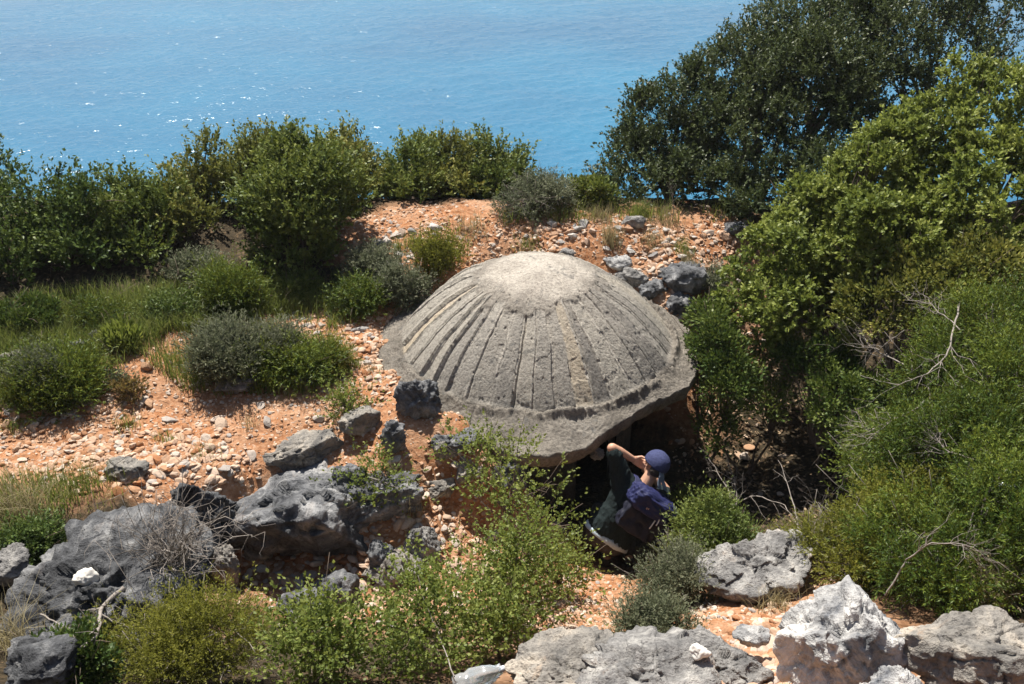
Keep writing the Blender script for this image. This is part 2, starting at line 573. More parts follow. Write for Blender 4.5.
def raw_h(X, Y):
    x, y = np.clip(X, -9, 9), np.clip(Y, -5, 13.5)
    XY = np.stack([x.ravel(), y.ravel()], 1)
    z = FZ(XY).reshape(X.shape)
    t = sstep(11.8, 13.4, Y)
    z = z * (1 - t) + far_z(X, Y) * t
    z = z + np.maximum(-5 - Y, 0) * .5
    z = np.maximum(z, -95)
    P = np.stack([X.ravel(), Y.ravel(), np.zeros(X.size)], 1)
    n = fbm(P * 1.3, 4).reshape(X.shape) * .05 + fbm(P * 7, 4, True).reshape(X.shape) * .022
    big = fbm(P * .05, 3).reshape(X.shape) * np.clip((np.hypot(X, Y - 7) - 12) * .12, 0, 6)
    return z + n + big


def axis(a, b, st, lo, hi):
    core = np.arange(a, b + 1e-6, st)
    L, R = [], []
    d, x = st, a
    while x > lo:
        d *= 1.25
        x -= d
        L.append(x)
    d, x = st, b
    while x < hi:
        d *= 1.25
        x += d
        R.append(x)
    return np.concatenate([L[::-1], core, R])


GX, GY = axis(-6.5, 6.5, .035, -260, 260), axis(1.5, 12.5, .035, -22, 150)
XX, YY = np.meshgrid(GX, GY)
HH = raw_h(XX, YY)


def H(x, y):
    x, y = np.atleast_1d(np.asarray(x, float)), np.atleast_1d(np.asarray(y, float))
    i = np.clip(np.searchsorted(GX, x) - 1, 0, len(GX) - 2)
    j = np.clip(np.searchsorted(GY, y) - 1, 0, len(GY) - 2)
    fx = (x - GX[i]) / (GX[i + 1] - GX[i])
    fy = (y - GY[j]) / (GY[j + 1] - GY[j])
    return HH[j, i] * (1 - fx) * (1 - fy) + HH[j, i + 1] * fx * (1 - fy) + HH[j + 1, i] * (1 - fx) * fy + HH[j + 1, i + 1] * fx * fy


def G(x, y):
    return FG(np.stack([np.atleast_1d(x), np.atleast_1d(y)], 1))


def hit(u, v):
    """the point of the ground seen at this place of the photograph"""
    d = ray(u, v)
    t = np.linspace(2.0, 20, 1800)
    P = CAM + d[None] * t[:, None]
    k = np.argmax(P[:, 2] < H(P[:, 0], P[:, 1]))
    return P[k]


ny, nx = XX.shape
mb = MB()
idx = np.arange(nx * ny).reshape(ny, nx)
mb.add(np.stack([XX.ravel(), YY.ravel(), HH.ravel()], 1), np.stack([idx[:-1, :-1], idx[:-1, 1:], idx[1:, 1:], idx[1:, :-1]], -1).reshape(-1, 4))
ground = mb.build('ground', M['soil'])
gv = FG(np.stack([np.clip(XX.ravel(), -9, 9), np.clip(YY.ravel(), -5, 13)], 1))
vattr(ground.data, 'gravelly', np.clip(gv, 0, 1))
tag(ground, 'orange gravelly hillside soil sloping down towards the sea', 'ground', kind='structure')

SEA_Z = -80.0
SX, SY = axis(-190, 240, .75, -1500, 1500), axis(195, 470, .75, 55, 1800)
SXX, SYY = np.meshgrid(SX, SY)
ca, sa0 = math.cos(.35), math.sin(.35)
wp = np.stack([(SXX * ca + SYY * sa0).ravel() * .55, (-SXX * sa0 + SYY * ca).ravel(), 0 * SXX.ravel()], 1)
wz = (noise(wp * .055) * .30 + noise(wp * .15 + 9) * .30 + noise(wp * .40 + 5) * .26 + noise(wp * 1.05 + 2) * .20) * .95
near = (np.exp(-np.clip(np.abs(SXX - 25) - 215, 0, 999) / 60) * np.exp(-np.clip(np.abs(SYY - 330) - 140, 0, 9999) / 60)).ravel()
idx = np.arange(SXX.size).reshape(SXX.shape)
mb = MB()
mb.add(np.stack([SXX.ravel(), SYY.ravel(), SEA_Z + wz * near], 1), np.stack([idx[:-1, :-1], idx[:-1, 1:], idx[1:, 1:], idx[1:, :-1]], -1).reshape(-1, 4))
sea = mb.build('sea', M['sea'])
hz = MB()
x0, x1, y0, y1, z0, z1 = -1700, 1700, -60, 2000, -103, 22
hz.add([(x0, y0, z0), (x1, y0, z0), (x1, y1, z0), (x0, y1, z0), (x0, y0, z1), (x1, y0, z1), (x1, y1, z1), (x0, y1, z1)],
       [[0, 3, 2, 1], [4, 5, 6, 7], [0, 1, 5, 4], [1, 2, 6, 5], [2, 3, 7, 6], [3, 0, 4, 7]])
hm = bpy.data.materials.new('haze')
hm.use_nodes = True
hm.node_tree.nodes.remove(hm.node_tree.nodes['Principled BSDF'])
pv = hm.node_tree.nodes.new('ShaderNodeVolumePrincipled')
pv.inputs['Density'].default_value = HAZE
pv.inputs['Color'].default_value = (.9, .95, 1, 1)
pv.inputs['Anisotropy'].default_value = .3
hm.node_tree.links.new(pv.outputs[0], hm.node_tree.nodes['Material Output'].inputs['Volume'])
hz = hz.build('haze', hm, smooth=False)
tag(hz, 'thin pale sea haze whitening the far water', 'haze', kind='stuff')
tag(sea, 'bright blue sea sparkling in the sun far below', 'sea', kind='structure')

#@@BUNKER
# ------------------------------------------------------------------ bunker
RB, HB = 1.36, 0.896
rng = np.random.RandomState(3)


def dome_z(r):
    return HB * np.clip(1 - (r / RB) ** 2, 0, 1) ** 0.84 - .03


bunker = empty('concrete_bunker', (DC[0], DC[1], -1.2))
tag(bunker, 'weathered grey concrete dome bunker with radial board marks and a pale crown', 'bunker')
nt_, nr_ = 1500, 190
th = np.arange(nt_) * 2 * math.pi / nt_
rr = np.concatenate([np.linspace(0.0, .45, 40)[2:], np.linspace(.46, 1.2985, nr_ - 29)])
TH, RR = np.meshgrid(th, rr)
NBD = 42
sa = np.arange(NBD) * 2 * math.pi / NBD + rng.uniform(-.028, .028, NBD)
P2 = np.stack([RR.ravel() * np.cos(TH.ravel()), RR.ravel() * np.sin(TH.ravel()), np.zeros(RR.size)], 1)
wob = (fbm(P2 * 4, 3) * .016).reshape(RR.shape)
tw = (TH + wob / np.maximum(RR, .3)) % (2 * math.pi)
ki = (np.searchsorted(sa, tw.ravel()) - 1) % NBD
ki = ki.reshape(RR.shape)
d0 = ((tw - sa[ki]) % (2 * math.pi)) * RR
d1 = ((sa[(ki + 1) % NBD] - tw) % (2 * math.pi)) * RR
dn = np.minimum(d0, d1)
start = rng.uniform(.50, .66, NBD)[ki] + (fbm(P2 * 9, 3) * .03).reshape(RR.shape)
msk = sstep(0, .05, RR - start) * (1 - sstep(1.245, 1.275, RR))
boff = rng.uniform(-.009, .009, NBD)[ki]
ridge_h = (.014 + .012 * fbm(P2 * 5, 2).reshape(RR.shape)) * rng.uniform(.35, 1.25, NBD)[np.where(d0 < d1, ki, (ki + 1) % NBD)]
ridge = np.exp(-(d0 / .03) ** 2) * (fbm(P2 * 6 + 3, 3).reshape(RR.shape) > -.35)
groove = np.exp(-((d0 - .026) / .007) ** 2) * rng.uniform(0.2, 1.4, NBD)[ki]
saw = (d0 / np.maximum(d0 + d1, 1e-4) - .5) * rng.choice([-1, 1, 1], NBD)[ki] * rng.uniform(.012, .034, NBD)[ki]
disp = msk * (-.006 + boff + saw + ridge * np.clip(ridge_h, 0, .06) * .45 - .018 * groove)
disp += (fbm(P2 * 16, 3) * .0028 + fbm(P2 * 45, 3, True) * .0035 - np.clip(noise(P2 * 26 + 7) - .5, 0, 1) * .03).reshape(RR.shape) * np.clip(RR * 3, 0, 1) + ((fbm(P2 * 2.2, 2) * .012).reshape(RR.shape)) * np.clip(RR * 2.5, 0, 1)
disp -= msk * .006 * sstep(.30, .46, (fbm(P2 * 5.5 + 21, 3)).reshape(RR.shape)) * sstep(.6, .7, RR)
lip = np.exp(-((RR - start + .01) / .025) ** 2)
disp += lip * (.012 * np.clip(fbm(P2 * 12, 2).reshape(RR.shape) + .3, 0, 1))
rim = sstep(1.255, 1.285, RR)
disp += rim * (.012 + .02 * fbm(P2 * 3 + 5, 4).reshape(RR.shape))
zz = dome_z(RR)
g_ = np.gradient(dome_z(rr), rr)
nrm = norm(np.stack([-g_, np.ones_like(g_)], 1))
nrm = np.clip(nrm, -1, 1)
RD = RR + disp * nrm[:, 0][:, None]
ZD = zz + disp * nrm[:, 1][:, None]
V = np.stack([RD * np.cos(TH), RD * np.sin(TH), ZD], -1).reshape(-1, 3)
idx = np.arange(V.shape[0]).reshape(RR.shape)
i2 = np.roll(idx, -1, axis=1)
Q = np.stack([idx[:-1], idx[1:], i2[1:], i2[:-1]], -1).reshape(-1, 4)
V = np.concatenate([V, [[0, 0, V[:nt_, 2].mean()]]])
T = np.stack([i2[0], idx[0], np.full(nt_, len(V) - 1)], -1)[:, ::-1]
mb = MB()
mb.add(V + np.array([0, 0, 1.2]), Q, T)
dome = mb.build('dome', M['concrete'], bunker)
pad = lambda a, x=0.0: np.concatenate([np.asarray(a).ravel(), [x]])
vattr(dome.data, 'seam', pad(msk * ridge * np.clip(ridge_h * 60, .3, 1)))
vattr(dome.data, 'board', pad(msk))
vattr(dome.data, 'boardvar', pad(rng.uniform(0, 1, NBD)[ki]))
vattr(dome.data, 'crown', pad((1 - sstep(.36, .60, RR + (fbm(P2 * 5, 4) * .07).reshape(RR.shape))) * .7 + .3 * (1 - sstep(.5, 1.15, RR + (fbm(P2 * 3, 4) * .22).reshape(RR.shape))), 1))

# apron: the rough slab the dome springs from, cut straight on the entrance side
nt_ = 900
th = np.arange(nt_) * 2 * math.pi / nt_
dl = (np.degrees(th) - 265 + 180) % 360 - 180
ro = 1.52 + .15 * np.exp(-((dl - 4) / 20) ** 2) - .14 * np.exp(-((dl + 42) / 24) ** 2)
dn_ = np.cos(th - math.atan2(-.75, .66))
ro = np.where(dn_ > .3, np.minimum(ro, 1.42 / np.maximum(dn_, .3)), ro)
pn = np.stack([np.cos(th), np.sin(th), 0 * th], 1)
ro = ro + fbm(pn * 6, 4) * .022

rows, zs = [np.full(nt_, 1.20)], [np.full(nt_, .12)]
for t in np.linspace(0, 1, 40):
    r = 1.255 + (ro - 1.255) * t
    P = np.stack([r * np.cos(th), r * np.sin(th), 0 * th], 1)
    rg = np.exp(-((r - 1.31 - .02 * fbm(P * 3, 2)) / .03) ** 2) * (.045 + .05 * fbm(P * 2.5 + 4, 2) + .03 * fbm(P * 17, 3)) * (1 - .8 * np.exp(-(((np.degrees(th) - 165 + 180) % 360 - 180) / 48) ** 2))
    z = .115 - .40 * (r - 1.27) + np.clip(rg, -.01, .12) + fbm(P * 4, 3) * .022 + np.abs((fbm(P * 7 + 3, 2) * 3) % 1 - .5) * .018 + fbm(P * 40, 3, True) * .009
    rows.append(r)
    zs.append(z)
ze = zs[-1]
for k, (dr, dz) in enumerate([(.006, -.012), (.006, -.04), (.0, -.08), (-.02, -.13), (-.05, -.16), (-.2, -.18), (-.55, -.20)]):
    P = np.stack([ro * np.cos(th), ro * np.sin(th), 0 * th + dz * 2], 1)
    rows.append(ro + dr + fbm(P * 9, 3) * .018 * (k < 5))
    zs.append(ze + dz)
R_, Z_ = np.array(rows), np.array(zs)
V = np.stack([R_ * np.cos(th), R_ * np.sin(th), Z_], -1)
idx = np.arange(R_.size).reshape(R_.shape)
i2 = np.roll(idx, -1, axis=1)
mb = MB()
mb.add(V.reshape(-1, 3) + np.array([0, 0, 1.2]), np.stack([idx[:-1], idx[1:], i2[1:], i2[:-1]], -1).reshape(-1, 4))
apron = mb.build('apron', M['concrete'], bunker)
for nm, vl in (('seam', 0), ('board', .0), ('boardvar', .0), ('crown', 0)):
    vattr(apron.data, nm, np.full(R_.size, vl))
# wall under the apron with the entrance gap
mb = MB()
ang = np.radians(np.arange(-30, 293, 2.0))
V, n_ = [], len(ang)
for r, z in ((.88, -.16), (.95, -.16), (.95, -.7), (.95, -1.35), (.8, -1.35), (.8, -.16)):
    for a in ang:
        rr_ = r
        V.append((rr_ * math.cos(a), rr_ * math.sin(a), z + 1.2))
Q = [[i * n_ + j, i * n_ + j + 1, (i + 1) * n_ + j + 1, (i + 1) * n_ + j] for i in range(5) for j in range(n_ - 1)]
Q += [[0 + i * n_ for i in (1, 2, 3, 4)], [n_ - 1 + i * n_ for i in (1, 2, 3, 4)]]
mb.add(V, Q)
wall = mb.build('wall', M['concrete'], bunker)

#@@ROCKS
# ------------------------------------------------------------------ rocks
def rock_verts(seed, dims, sub=5, ncut=11, rough=.10, ridged=True, planes=(), lo=.62, hi=.98, k=90.0, fine=1.0, chips=80, pits=.35):
    r = np.random.RandomState(seed)
    D, T = ico(sub)
    n = norm(r.normal(size=(ncut, 3)))
    o = r.uniform(lo, hi, ncut)
    for p in planes:
        n = np.concatenate([n, [norm(p[:3])]])
        o = np.concatenate([o, [p[3]]])
    q = o[None] / np.maximum(D @ n.T, 1e-2)
    q = np.minimum(q, 3.0)
    q = np.concatenate([q, np.full((len(D), 1), 1.12)], 1)
    rad = -np.log(np.exp(-k * q).sum(1)) / k
    P = D * rad[:, None] * np.asarray(dims)[None] * .5
    s = float(np.mean(dims))
    off = r.uniform(0, 90, 3)
    if sub >= 4:
        # broken facets: each chip is a small tilted plane of its own
        c = P[r.choice(len(P), chips, replace=False)]
        Pw = P + s * .05 * np.stack([noise(P / s * 5 + off + i * 9) for i in range(3)], 1)
        i1 = ((c ** 2).sum(1)[None] - 2 * Pw @ c.T).argmin(1)
        tilt = r.normal(size=(chips, 3)) * .26
        h = r.normal(size=chips) * s * .016
        P = P + D * (np.clip(((P - c[i1]) * tilt[i1]).sum(1), -.04 * s, .04 * s) + h[i1])[:, None]
        # finer breakage
        m2 = chips * (6 if sub >= 6 else 3)
        c2 = P[r.choice(len(P), m2, replace=False)]
        Pw = P + s * .02 * np.stack([noise(P / s * 14 + off + i * 5) for i in range(3)], 1)
        i2 = ((c2 ** 2).sum(1)[None] - 2 * Pw @ c2.T).argmin(1)
        t2 = r.normal(size=(m2, 3)) * .2
        P = P + D * (np.clip(((P - c2[i2]) * t2[i2]).sum(1), -.010 * s, .010 * s) + (r.normal(size=m2) * s * .003)[i2])[:, None]
        # bedding
        axs = norm(r.normal(size=3) * .4 + np.array([0, 0, 1.0]))
        ph = (P @ axs) / s * 7 + 1.1 * noise(P / s * 2 + off)
        P = P + D * ((np.abs((ph % 1) - .5) - .25) * s * .022 * (noise(P / s * 1.5 + off * 2) > -.1))[:, None]
    f = fbm(P / s * 4.2 + off, 5, ridged)
    f2 = fbm(P / s * 11 + off * 2, 3)
    f3 = fbm(P / s * 6 + off * 3, 2)
    pit = np.clip(f3 - .35, 0, 1)
    crack = np.exp(-(np.abs(noise(P / s * 1.9 + off * 4)) / .022) ** 2) * (noise(P / s * 1.1 + off) > 0)
    P = P + D * (s * rough * (f - (.5 if ridged else 0)) * .55 + s * rough * .16 * f2 * fine - s * rough * pits * pit - s * .045 * crack * (sub >= 4))[:, None]
    return P, T


def rock(name, label, cat, u, v, w, h, dr, seed, mat, sub=5, sink=.25, yaw=0., tilt=(0, 0), planes=(), rough=.10, ncut=11, group=None, dz=0.0, back=.4, lo=.62, hi=.98, fine=1.0, pits=.35):
    P = hit(u, v)
    d = depth(P)
    wm, hm = w * d / FPX, h * d / FPX
    dims = (wm, wm * dr, hm)
    V, T = rock_verts(seed, dims, sub, ncut, rough, True, planes, lo, hi, fine=fine, pits=pits)
    mb = MB()
    mb.add(V, None, T)
    o = mb.build(name, M[mat])
    o.location = (P[0], P[1] + dims[1] * back, P[2] + hm * (.5 - sink) + dz)
    o.rotation_euler = (math.radians(tilt[0]), math.radians(tilt[1]), math.radians(yaw))
    return tag(o, label, cat, group)


def B(label, *a, **k):
    return rock('boulder', label, 'boulder', *a, **k)


TOP = lambda z: (0, 0, 1, z)
B('big sloping grey karst boulder filling the bottom left, dry twigs over its right side', 86, 662, 218, 98, .85, 11, 'dark_karst', 6, sink=.25, tilt=(10, -6), planes=[(-.3, -.35, .9, .5), (.1, -.85, .5, .66)], rough=.10, ncut=7)
B('dark pitted grey boulder knob at the right end of the big sloping boulder', 192, 562, 84, 92, .9, 12, 'dark_karst', 6, sink=.2, rough=.15, pits=1.2, tilt=(10, 10))
B('grey boulder with a lit ridge and a black overhanging face above the hollow', 306, 568, 165, 104, .75, 23, 'karst', 6, sink=.12, planes=[(-.45, .25, .85, .55), (.45, .2, .85, .6), (0, -1, -.3, .72), (0, -.6, -.8, .7)], rough=.055, ncut=4, back=.35)
B('wedge of grey limestone with a pale flat top and shaded right end on the gravel', 293, 480, 98, 42, .55, 31, 'tan_rock', 6, sink=.12, planes=[(-.25, .1, .95, .5), (.75, -.65, 0, .6), (0, -1, -.2, .55)], rough=.05, ncut=5, tilt=(0, -6))
B('cracked grey boulder with small leaves growing over it, right of the ridged boulder', 372, 535, 96, 62, .8, 44, 'karst', 6, sink=.15, planes=[(0, .2, 1, .55), (.3, -.8, .4, .7)], rough=.07)
B('small rounded grey boulder tucked behind the cracked boulder', 347, 495, 40, 28, .7, 45, 'karst', 5, sink=.2, rough=.07)
B('pale grey angular boulder below the cracked boulder, standing clear of the leaves', 420, 560, 42, 40, .8, 52, 'pale_rock', 5, sink=.2, rough=.07)
B('knobbly grey karst boulder heaped against the left foot of the dome, upper one', 411, 392, 46, 40, .8, 61, 'karst', 5, sink=.15, rough=.2)
B('knobbly grey karst boulder heaped against the left foot of the dome, lower one', 419, 422, 40, 48, .8, 62, 'karst', 5, sink=.15, rough=.2)
B('upright dark grey boulder below the karst heap left of the dome', 395, 455, 24, 38, .9, 63, 'karst', 5, sink=.12, rough=.12)
B('tan topped boulder with a black shaded side half hidden in green leaves on the terrace', 357, 440, 42, 38, .8, 64, 'tan_rock', 5, sink=.15, planes=[(-.3, .2, .9, .5), (.8, -.6, 0, .55)], rough=.05, ncut=6)
B('low grey boulder slab under the sage bush on the gravel terrace', 236, 397, 48, 24, .6, 65, 'karst', 5, sink=.15, planes=[(-.1, 0, 1, .6)], rough=.07)
B('small grey boulder under the right end of the sage bush', 303, 388, 24, 16, .7, 66, 'karst', 5, sink=.2, rough=.08)
B('long pale slab lying in the grass at the left edge', 12, 376, 52, 24, .5, 67, 'tan_rock', 5, sink=.2, yaw=30, rough=.06)
B('grey slab in the grass left of the bright green plants', 70, 358, 32, 18, .7, 68, 'karst', 5, sink=.2, yaw=20, rough=.08)
B('rounded pale grey boulder at the top of the grassy slope on the left', 95, 348, 24, 17, .8, 69, 'pale_rock', 5, sink=.2, rough=.07)
B('brown flat rock half sunk in the gravel above the knob boulder', 122, 480, 46, 26, .7, 70, 'tan_rock', 5, sink=.3, planes=[(.1, .3, .9, .5)], rough=.06)
B('blue grey veined rock among the grass at the left edge', 8, 592, 42, 34, .9, 72, 'pale_rock', 5, sink=.1, rough=.05, dz=.06)
B('orange rock below the foot of the dome behind the loose leaves', 446, 460, 24, 24, .9, 73, 'tan_rock', 5, sink=.2, rough=.07)
B('dark grey boulder in the gravel chute below the dome', 462, 452, 34, 20, .8, 74, 'karst', 5, sink=.2, rough=.1)
B('long low tan rock slab in the gravel above the leafy bush', 395, 585, 62, 30, .7, 75, 'tan_rock', 5, sink=.3, rough=.06)
B('dark mottled rock standing in the hollow under the cracked boulder', 382, 572, 30, 34, .9, 76, 'karst', 5, sink=.15, rough=.08)
B('grey slanting rock at the right end of the shaded hollow', 335, 612, 48, 34, .8, 77, 'karst', 5, sink=.15, rough=.07, yaw=25)
B('upright tan rock between the knob boulder and the shaded hollow', 226, 588, 24, 52, .9, 78, 'tan_rock', 5, sink=.1, rough=.08)
B('pale flat capped rock leaning beside the knob boulder', 212, 568, 26, 18, .9, 79, 'pale_rock', 4, sink=.1, rough=.06, dz=.1)
for k_, (lb, u_, v_, w_, h_, mt_) in enumerate([
        ('dark angular boulder in the bank right under the left edge of the apron', 450, 455, 34, 26, 'karst'),
        ('pale flat boulder lying on the orange chute below the apron', 437, 500, 44, 22, 'tan_rock'),
        ('grey boulder wedged under the front corner of the apron', 508, 492, 44, 34, 'karst'),
        ('rough tan boulder in the bank between the karst heap and the apron', 470, 482, 40, 30, 'tan_rock'),
        ('grey boulder half buried at the top of the shaded hollow', 285, 520, 40, 26, 'karst'),
        ('brown boulder at the back of the shaded hollow', 255, 560, 34, 26, 'tan_rock'),
        ('rough grey boulder below the big sloping one, in the bottom left corner', 36, 695, 90, 46, 'dark_karst'),
        ('grey boulder peeping through the leaves below the shaded hollow', 300, 625, 46, 30, 'karst')]):
    B(lb, u_, v_, w_, h_, .8, 700 + k_, mt_, 5, sink=.25, rough=.08)
# bottom right
B('white pitted limestone boulder with grey weathered patches at the bottom right', 850, 712, 135, 140, .8, 83, 'white_rock', 6, sink=.08, pits=.7, planes=[(.55, .1, .6, .62), (-.55, .1, .7, .66), (-.5, -.8, .2, .66), (.3, -.9, .3, .66), (0, -.1, 1, .8)], rough=.06, ncut=6, back=.2)
B('smaller white limestone boulder in front of the tall pitted white one', 895, 735, 84, 90, .8, 84, 'white_rock', 6, sink=.1, planes=[(.6, .1, .6, .62), (-.4, -.3, .8, .66)], rough=.07, ncut=6, back=.0)
B('broad grey and tan boulder at the bottom right corner', 985, 705, 150, 100, .7, 85, 'tan_rock', 6, sink=.15, planes=[(-.1, .2, .95, .6)], rough=.07, ncut=7, back=.3)
B('orange stone lying on the broad boulder in the bottom right corner', 980, 664, 34, 26, .8, 86, 'tan_rock', 4, sink=.0, yaw=-30, rough=.05, dz=.2, back=.1)
B('pointed pale grey rock slab rising above the orange soil patch', 762, 600, 112, 52, .7, 87, 'pale_rock', 6, sink=.15, planes=[(-.35, -.25, .85, .5), (.3, -.1, .9, .6)], rough=.06, ncut=5, tilt=(0, -8))
B('flat grey rock slab at the bottom edge right of centre', 645, 718, 140, 48, .9, 88, 'pale_rock', 6, sink=.42, planes=[(0, -.2, 1, .5)], rough=.06, ncut=6, yaw=15)
B('long sloping tan rock slab at the bottom edge, below the leafy bush', 575, 700, 130, 30, .7, 89, 'tan_rock', 6, sink=.4, planes=[(-.2, -.3, .9, .5)], rough=.06, ncut=6, yaw=20)
B('grey rock slab in the soil between the flat slab and the white boulder', 722, 690, 100, 40, .8, 90, 'pale_rock', 6, sink=.5, planes=[(-.1, -.2, 1, .5)], rough=.06, ncut=6)
B('small bright white block on the grey slab beside the white boulder', 754, 662, 36, 22, .8, 91, 'white_rock', 4, sink=.1, rough=.04, dz=.08)
# right of and behind the dome
B('lichen spotted grey boulder on the rubble bank right of the dome', 684, 292, 56, 32, .8, 92, 'karst', 5, sink=.2, rough=.08)
B('grey boulder against the right flank of the dome, top of the line', 634, 288, 34, 20, .8, 93, 'pale_rock', 5, sink=.2, rough=.08)
B('grey boulder against the right flank of the dome, second from the top', 652, 302, 32, 22, .8, 94, 'karst', 5, sink=.2, rough=.1)
B('grey boulder against the right flank of the dome, lowest and darkest', 676, 318, 36, 24, .8, 95, 'karst', 5, sink=.2, rough=.1)
B('pale boulder on the orange bank above the crown of the dome', 566, 262, 22, 14, .8, 96, 'pale_rock', 4, sink=.2, rough=.06)
B('white boulder on the orange bank, behind the right shoulder of the dome', 617, 272, 28, 18, .8, 97, 'white_rock', 4, sink=.2, rough=.06)
B('rounded pink grey boulder on the crest of the bank beside a grass tuft', 633, 230, 24, 17, .8, 98, 'pale_rock', 4, sink=.2, rough=.05)
B('grey boulder under the dark oaks at the right end of the bank', 737, 238, 26, 16, .8, 99, 'karst', 4, sink=.2, rough=.06)
B('dark brown boulder among pale stones on the rubble slope left of the dome', 379, 254, 15, 14, .9, 100, 'karst', 4, sink=.15, rough=.06)

def lying(label, u, v, w, h, seed, mat):
    """a small rock lying on top of a bigger one"""
    bpy.context.view_layer.update()
    ok, loc, no, fi, ob, mx = SC.ray_cast(bpy.context.evaluated_depsgraph_get(), Vector(CAM), Vector(ray(u, v)).normalized())
    d = depth(loc)
    V, T = rock_verts(seed, (w * d / FPX, w * d / FPX * .8, h * d / FPX), 4, 8, .03, True)
    mb = MB()
    mb.add(V, None, T)
    o = mb.build('boulder', M[mat])
    o.location = loc + Vector(no) * (h * d / FPX * .3)
    return tag(o, label, 'boulder')


lying('white limestone block lying on the big sloping boulder', 90, 584, 23, 22, 71, 'bright_stone')
lying('small white stone lying on the flat slab at the bottom edge', 700, 655, 20, 14, 171, 'bright_stone')

# loose stones
SM = []
for k in range(10):
    r = np.random.RandomState(500 + k)
    V, T = rock_verts(500 + k, (1, r.uniform(.6, .95), r.uniform(.35, .7)), 3, 12, .035, True, lo=.5, hi=.9, pits=.1)
    mb = MB()
    mb.add(V, None, T)
    SM.append((mb.mesh('stone_a', M['stone'], False), mb.mesh('stone_b', M['rubble'], False)))


def in_dome(x, y, m=1.5):
    return np.hypot(x - DC[0], y - DC[1]) < m


def scatter(n, poly, smin, smax, rs, power=2.2):
    """random ground points seen inside a polygon given in the photograph"""
    poly = np.array(poly, float)
    lo, hi = poly.min(0), poly.max(0)
    out = []
    while len(out) < n:
        u, v = rs.uniform(lo[0], hi[0]), rs.uniform(lo[1], hi[1])
        c = False
        j = len(poly) - 1
        for i in range(len(poly)):
            if (poly[i][1] > v) != (poly[j][1] > v) and u < (poly[j][0] - poly[i][0]) * (v - poly[i][1]) / (poly[j][1] - poly[i][1]) + poly[i][0]:
                c = not c
            j = i
        if c:
            p = hit(u, v)
            s = smin + (smax - smin) * rs.uniform() ** power
            out.append((p, s))
    return out


STONES = [
    ('pale stone lying loose on the orange gravel terrace left of the dome', 'loose stones on the gravel terrace', 0, 100, [(0, 405), (110, 395), (160, 345), (370, 350), (390, 400), (330, 440), (240, 470), (0, 480)], .05, .15),
    ('grey white stone in the rubble slope between the dark bushes and the dome', 'stones of the rubble slope behind the dome', 1, 48, [(345, 250), (430, 225), (470, 235), (420, 262), (380, 275)], .06, .17),
    ('stone on the red orange bank behind the dome', 'stones on the bank behind the dome', 1, 52, [(480, 235), (560, 222), (730, 232), (715, 280), (660, 275), (600, 250)], .06, .16),
    ('stone in the chute of gravel between the cracked boulder and the dome', 'stones in the gravel chute', 0, 26, [(390, 455), (470, 450), (520, 560), (440, 560)], .05, .14),
    ('pale stone along the upper edge of the terrace, below the green shrubs', 'stones along the upper terrace edge', 1, 34, [(245, 318), (330, 310), (370, 330), (330, 350), (270, 335)], .06, .2),
    ('dark stone lying in the shaded hollow under the ridged boulder', 'stones in the shaded hollow', 1, 16, [(235, 570), (330, 565), (340, 600), (250, 615)], .06, .15),
    ('stone lying half seen in the shaded gully right of the bunker', 'stones in the shaded gully', 0, 22, [(700, 400), (800, 400), (820, 520), (700, 520)], .05, .15),
]
rs = np.random.RandomState(77)
for lab, grp, mi, n, poly, a, b_ in STONES:
    for p, s in scatter(n, poly, a, b_, rs):
        if in_dome(p[0], p[1], 1.32):
            continue
        o = bpy.data.objects.new('loose_stone', SM[rs.randint(10)][mi])
        COL.objects.link(o)
        o.location = (p[0], p[1], p[2] + s * .12)
        o.scale = (s, s * rs.uniform(.75, 1.1), s * rs.uniform(.7, 1.1))
        o.rotation_euler = (rs.uniform(-.35, .35), rs.uniform(-.35, .35), rs.uniform(0, 6.28))
        tag(o, lab, 'stone', grp)

# gravel: far too many to count, one object
BV = []
for k in range(14):
    r = np.random.RandomState(900 + k)
    V, T = rock_verts(900 + k, (1, r.uniform(.6, 1), r.uniform(.35, .7)), 2, 7, .04, False)
    BV.append((V, T))
BV1 = []
for k in range(10):
    r = np.random.RandomState(950 + k)
    V, T = rock_verts(950 + k, (1, r.uniform(.6, 1), r.uniform(.35, .7)), 1, 6, .0, False)
    BV1.append((V, T))
mb = MB()
rs = np.random.RandomState(5)
cx, cy = rs.uniform(-6, 4.2, 130000), rs.uniform(3.2, 11.0, 130000)
gk = np.clip(G(cx, cy), 0, 1) + fbm(np.stack([cx, cy, 0 * cx], 1) * 1.5, 3) * .25
gp = fbm(np.stack([cx, cy, 0 * cx + 4], 1) * .9, 4)
keep = (rs.uniform(size=len(cx)) < sstep(.4, .85, gk) * np.clip(1.0 + .7 * gp, .35, 1)) & ~in_dome(cx, cy, 1.34)
gsz = np.clip(1 + .9 * fbm(np.stack([cx, cy, 0 * cx + 9], 1) * .7, 3), .55, 1.9)[keep]
cx, cy = cx[keep], cy[keep]
dpt = (np.stack([cx, cy, H(cx, cy)], 1) - CAM) @ FWD
uu = 512 + FPX * cx / dpt
vis = (uu > -40) & (uu < 1064)
cx, cy, gsz = cx[vis], cy[vis], gsz[vis]
cz = H(cx, cy)
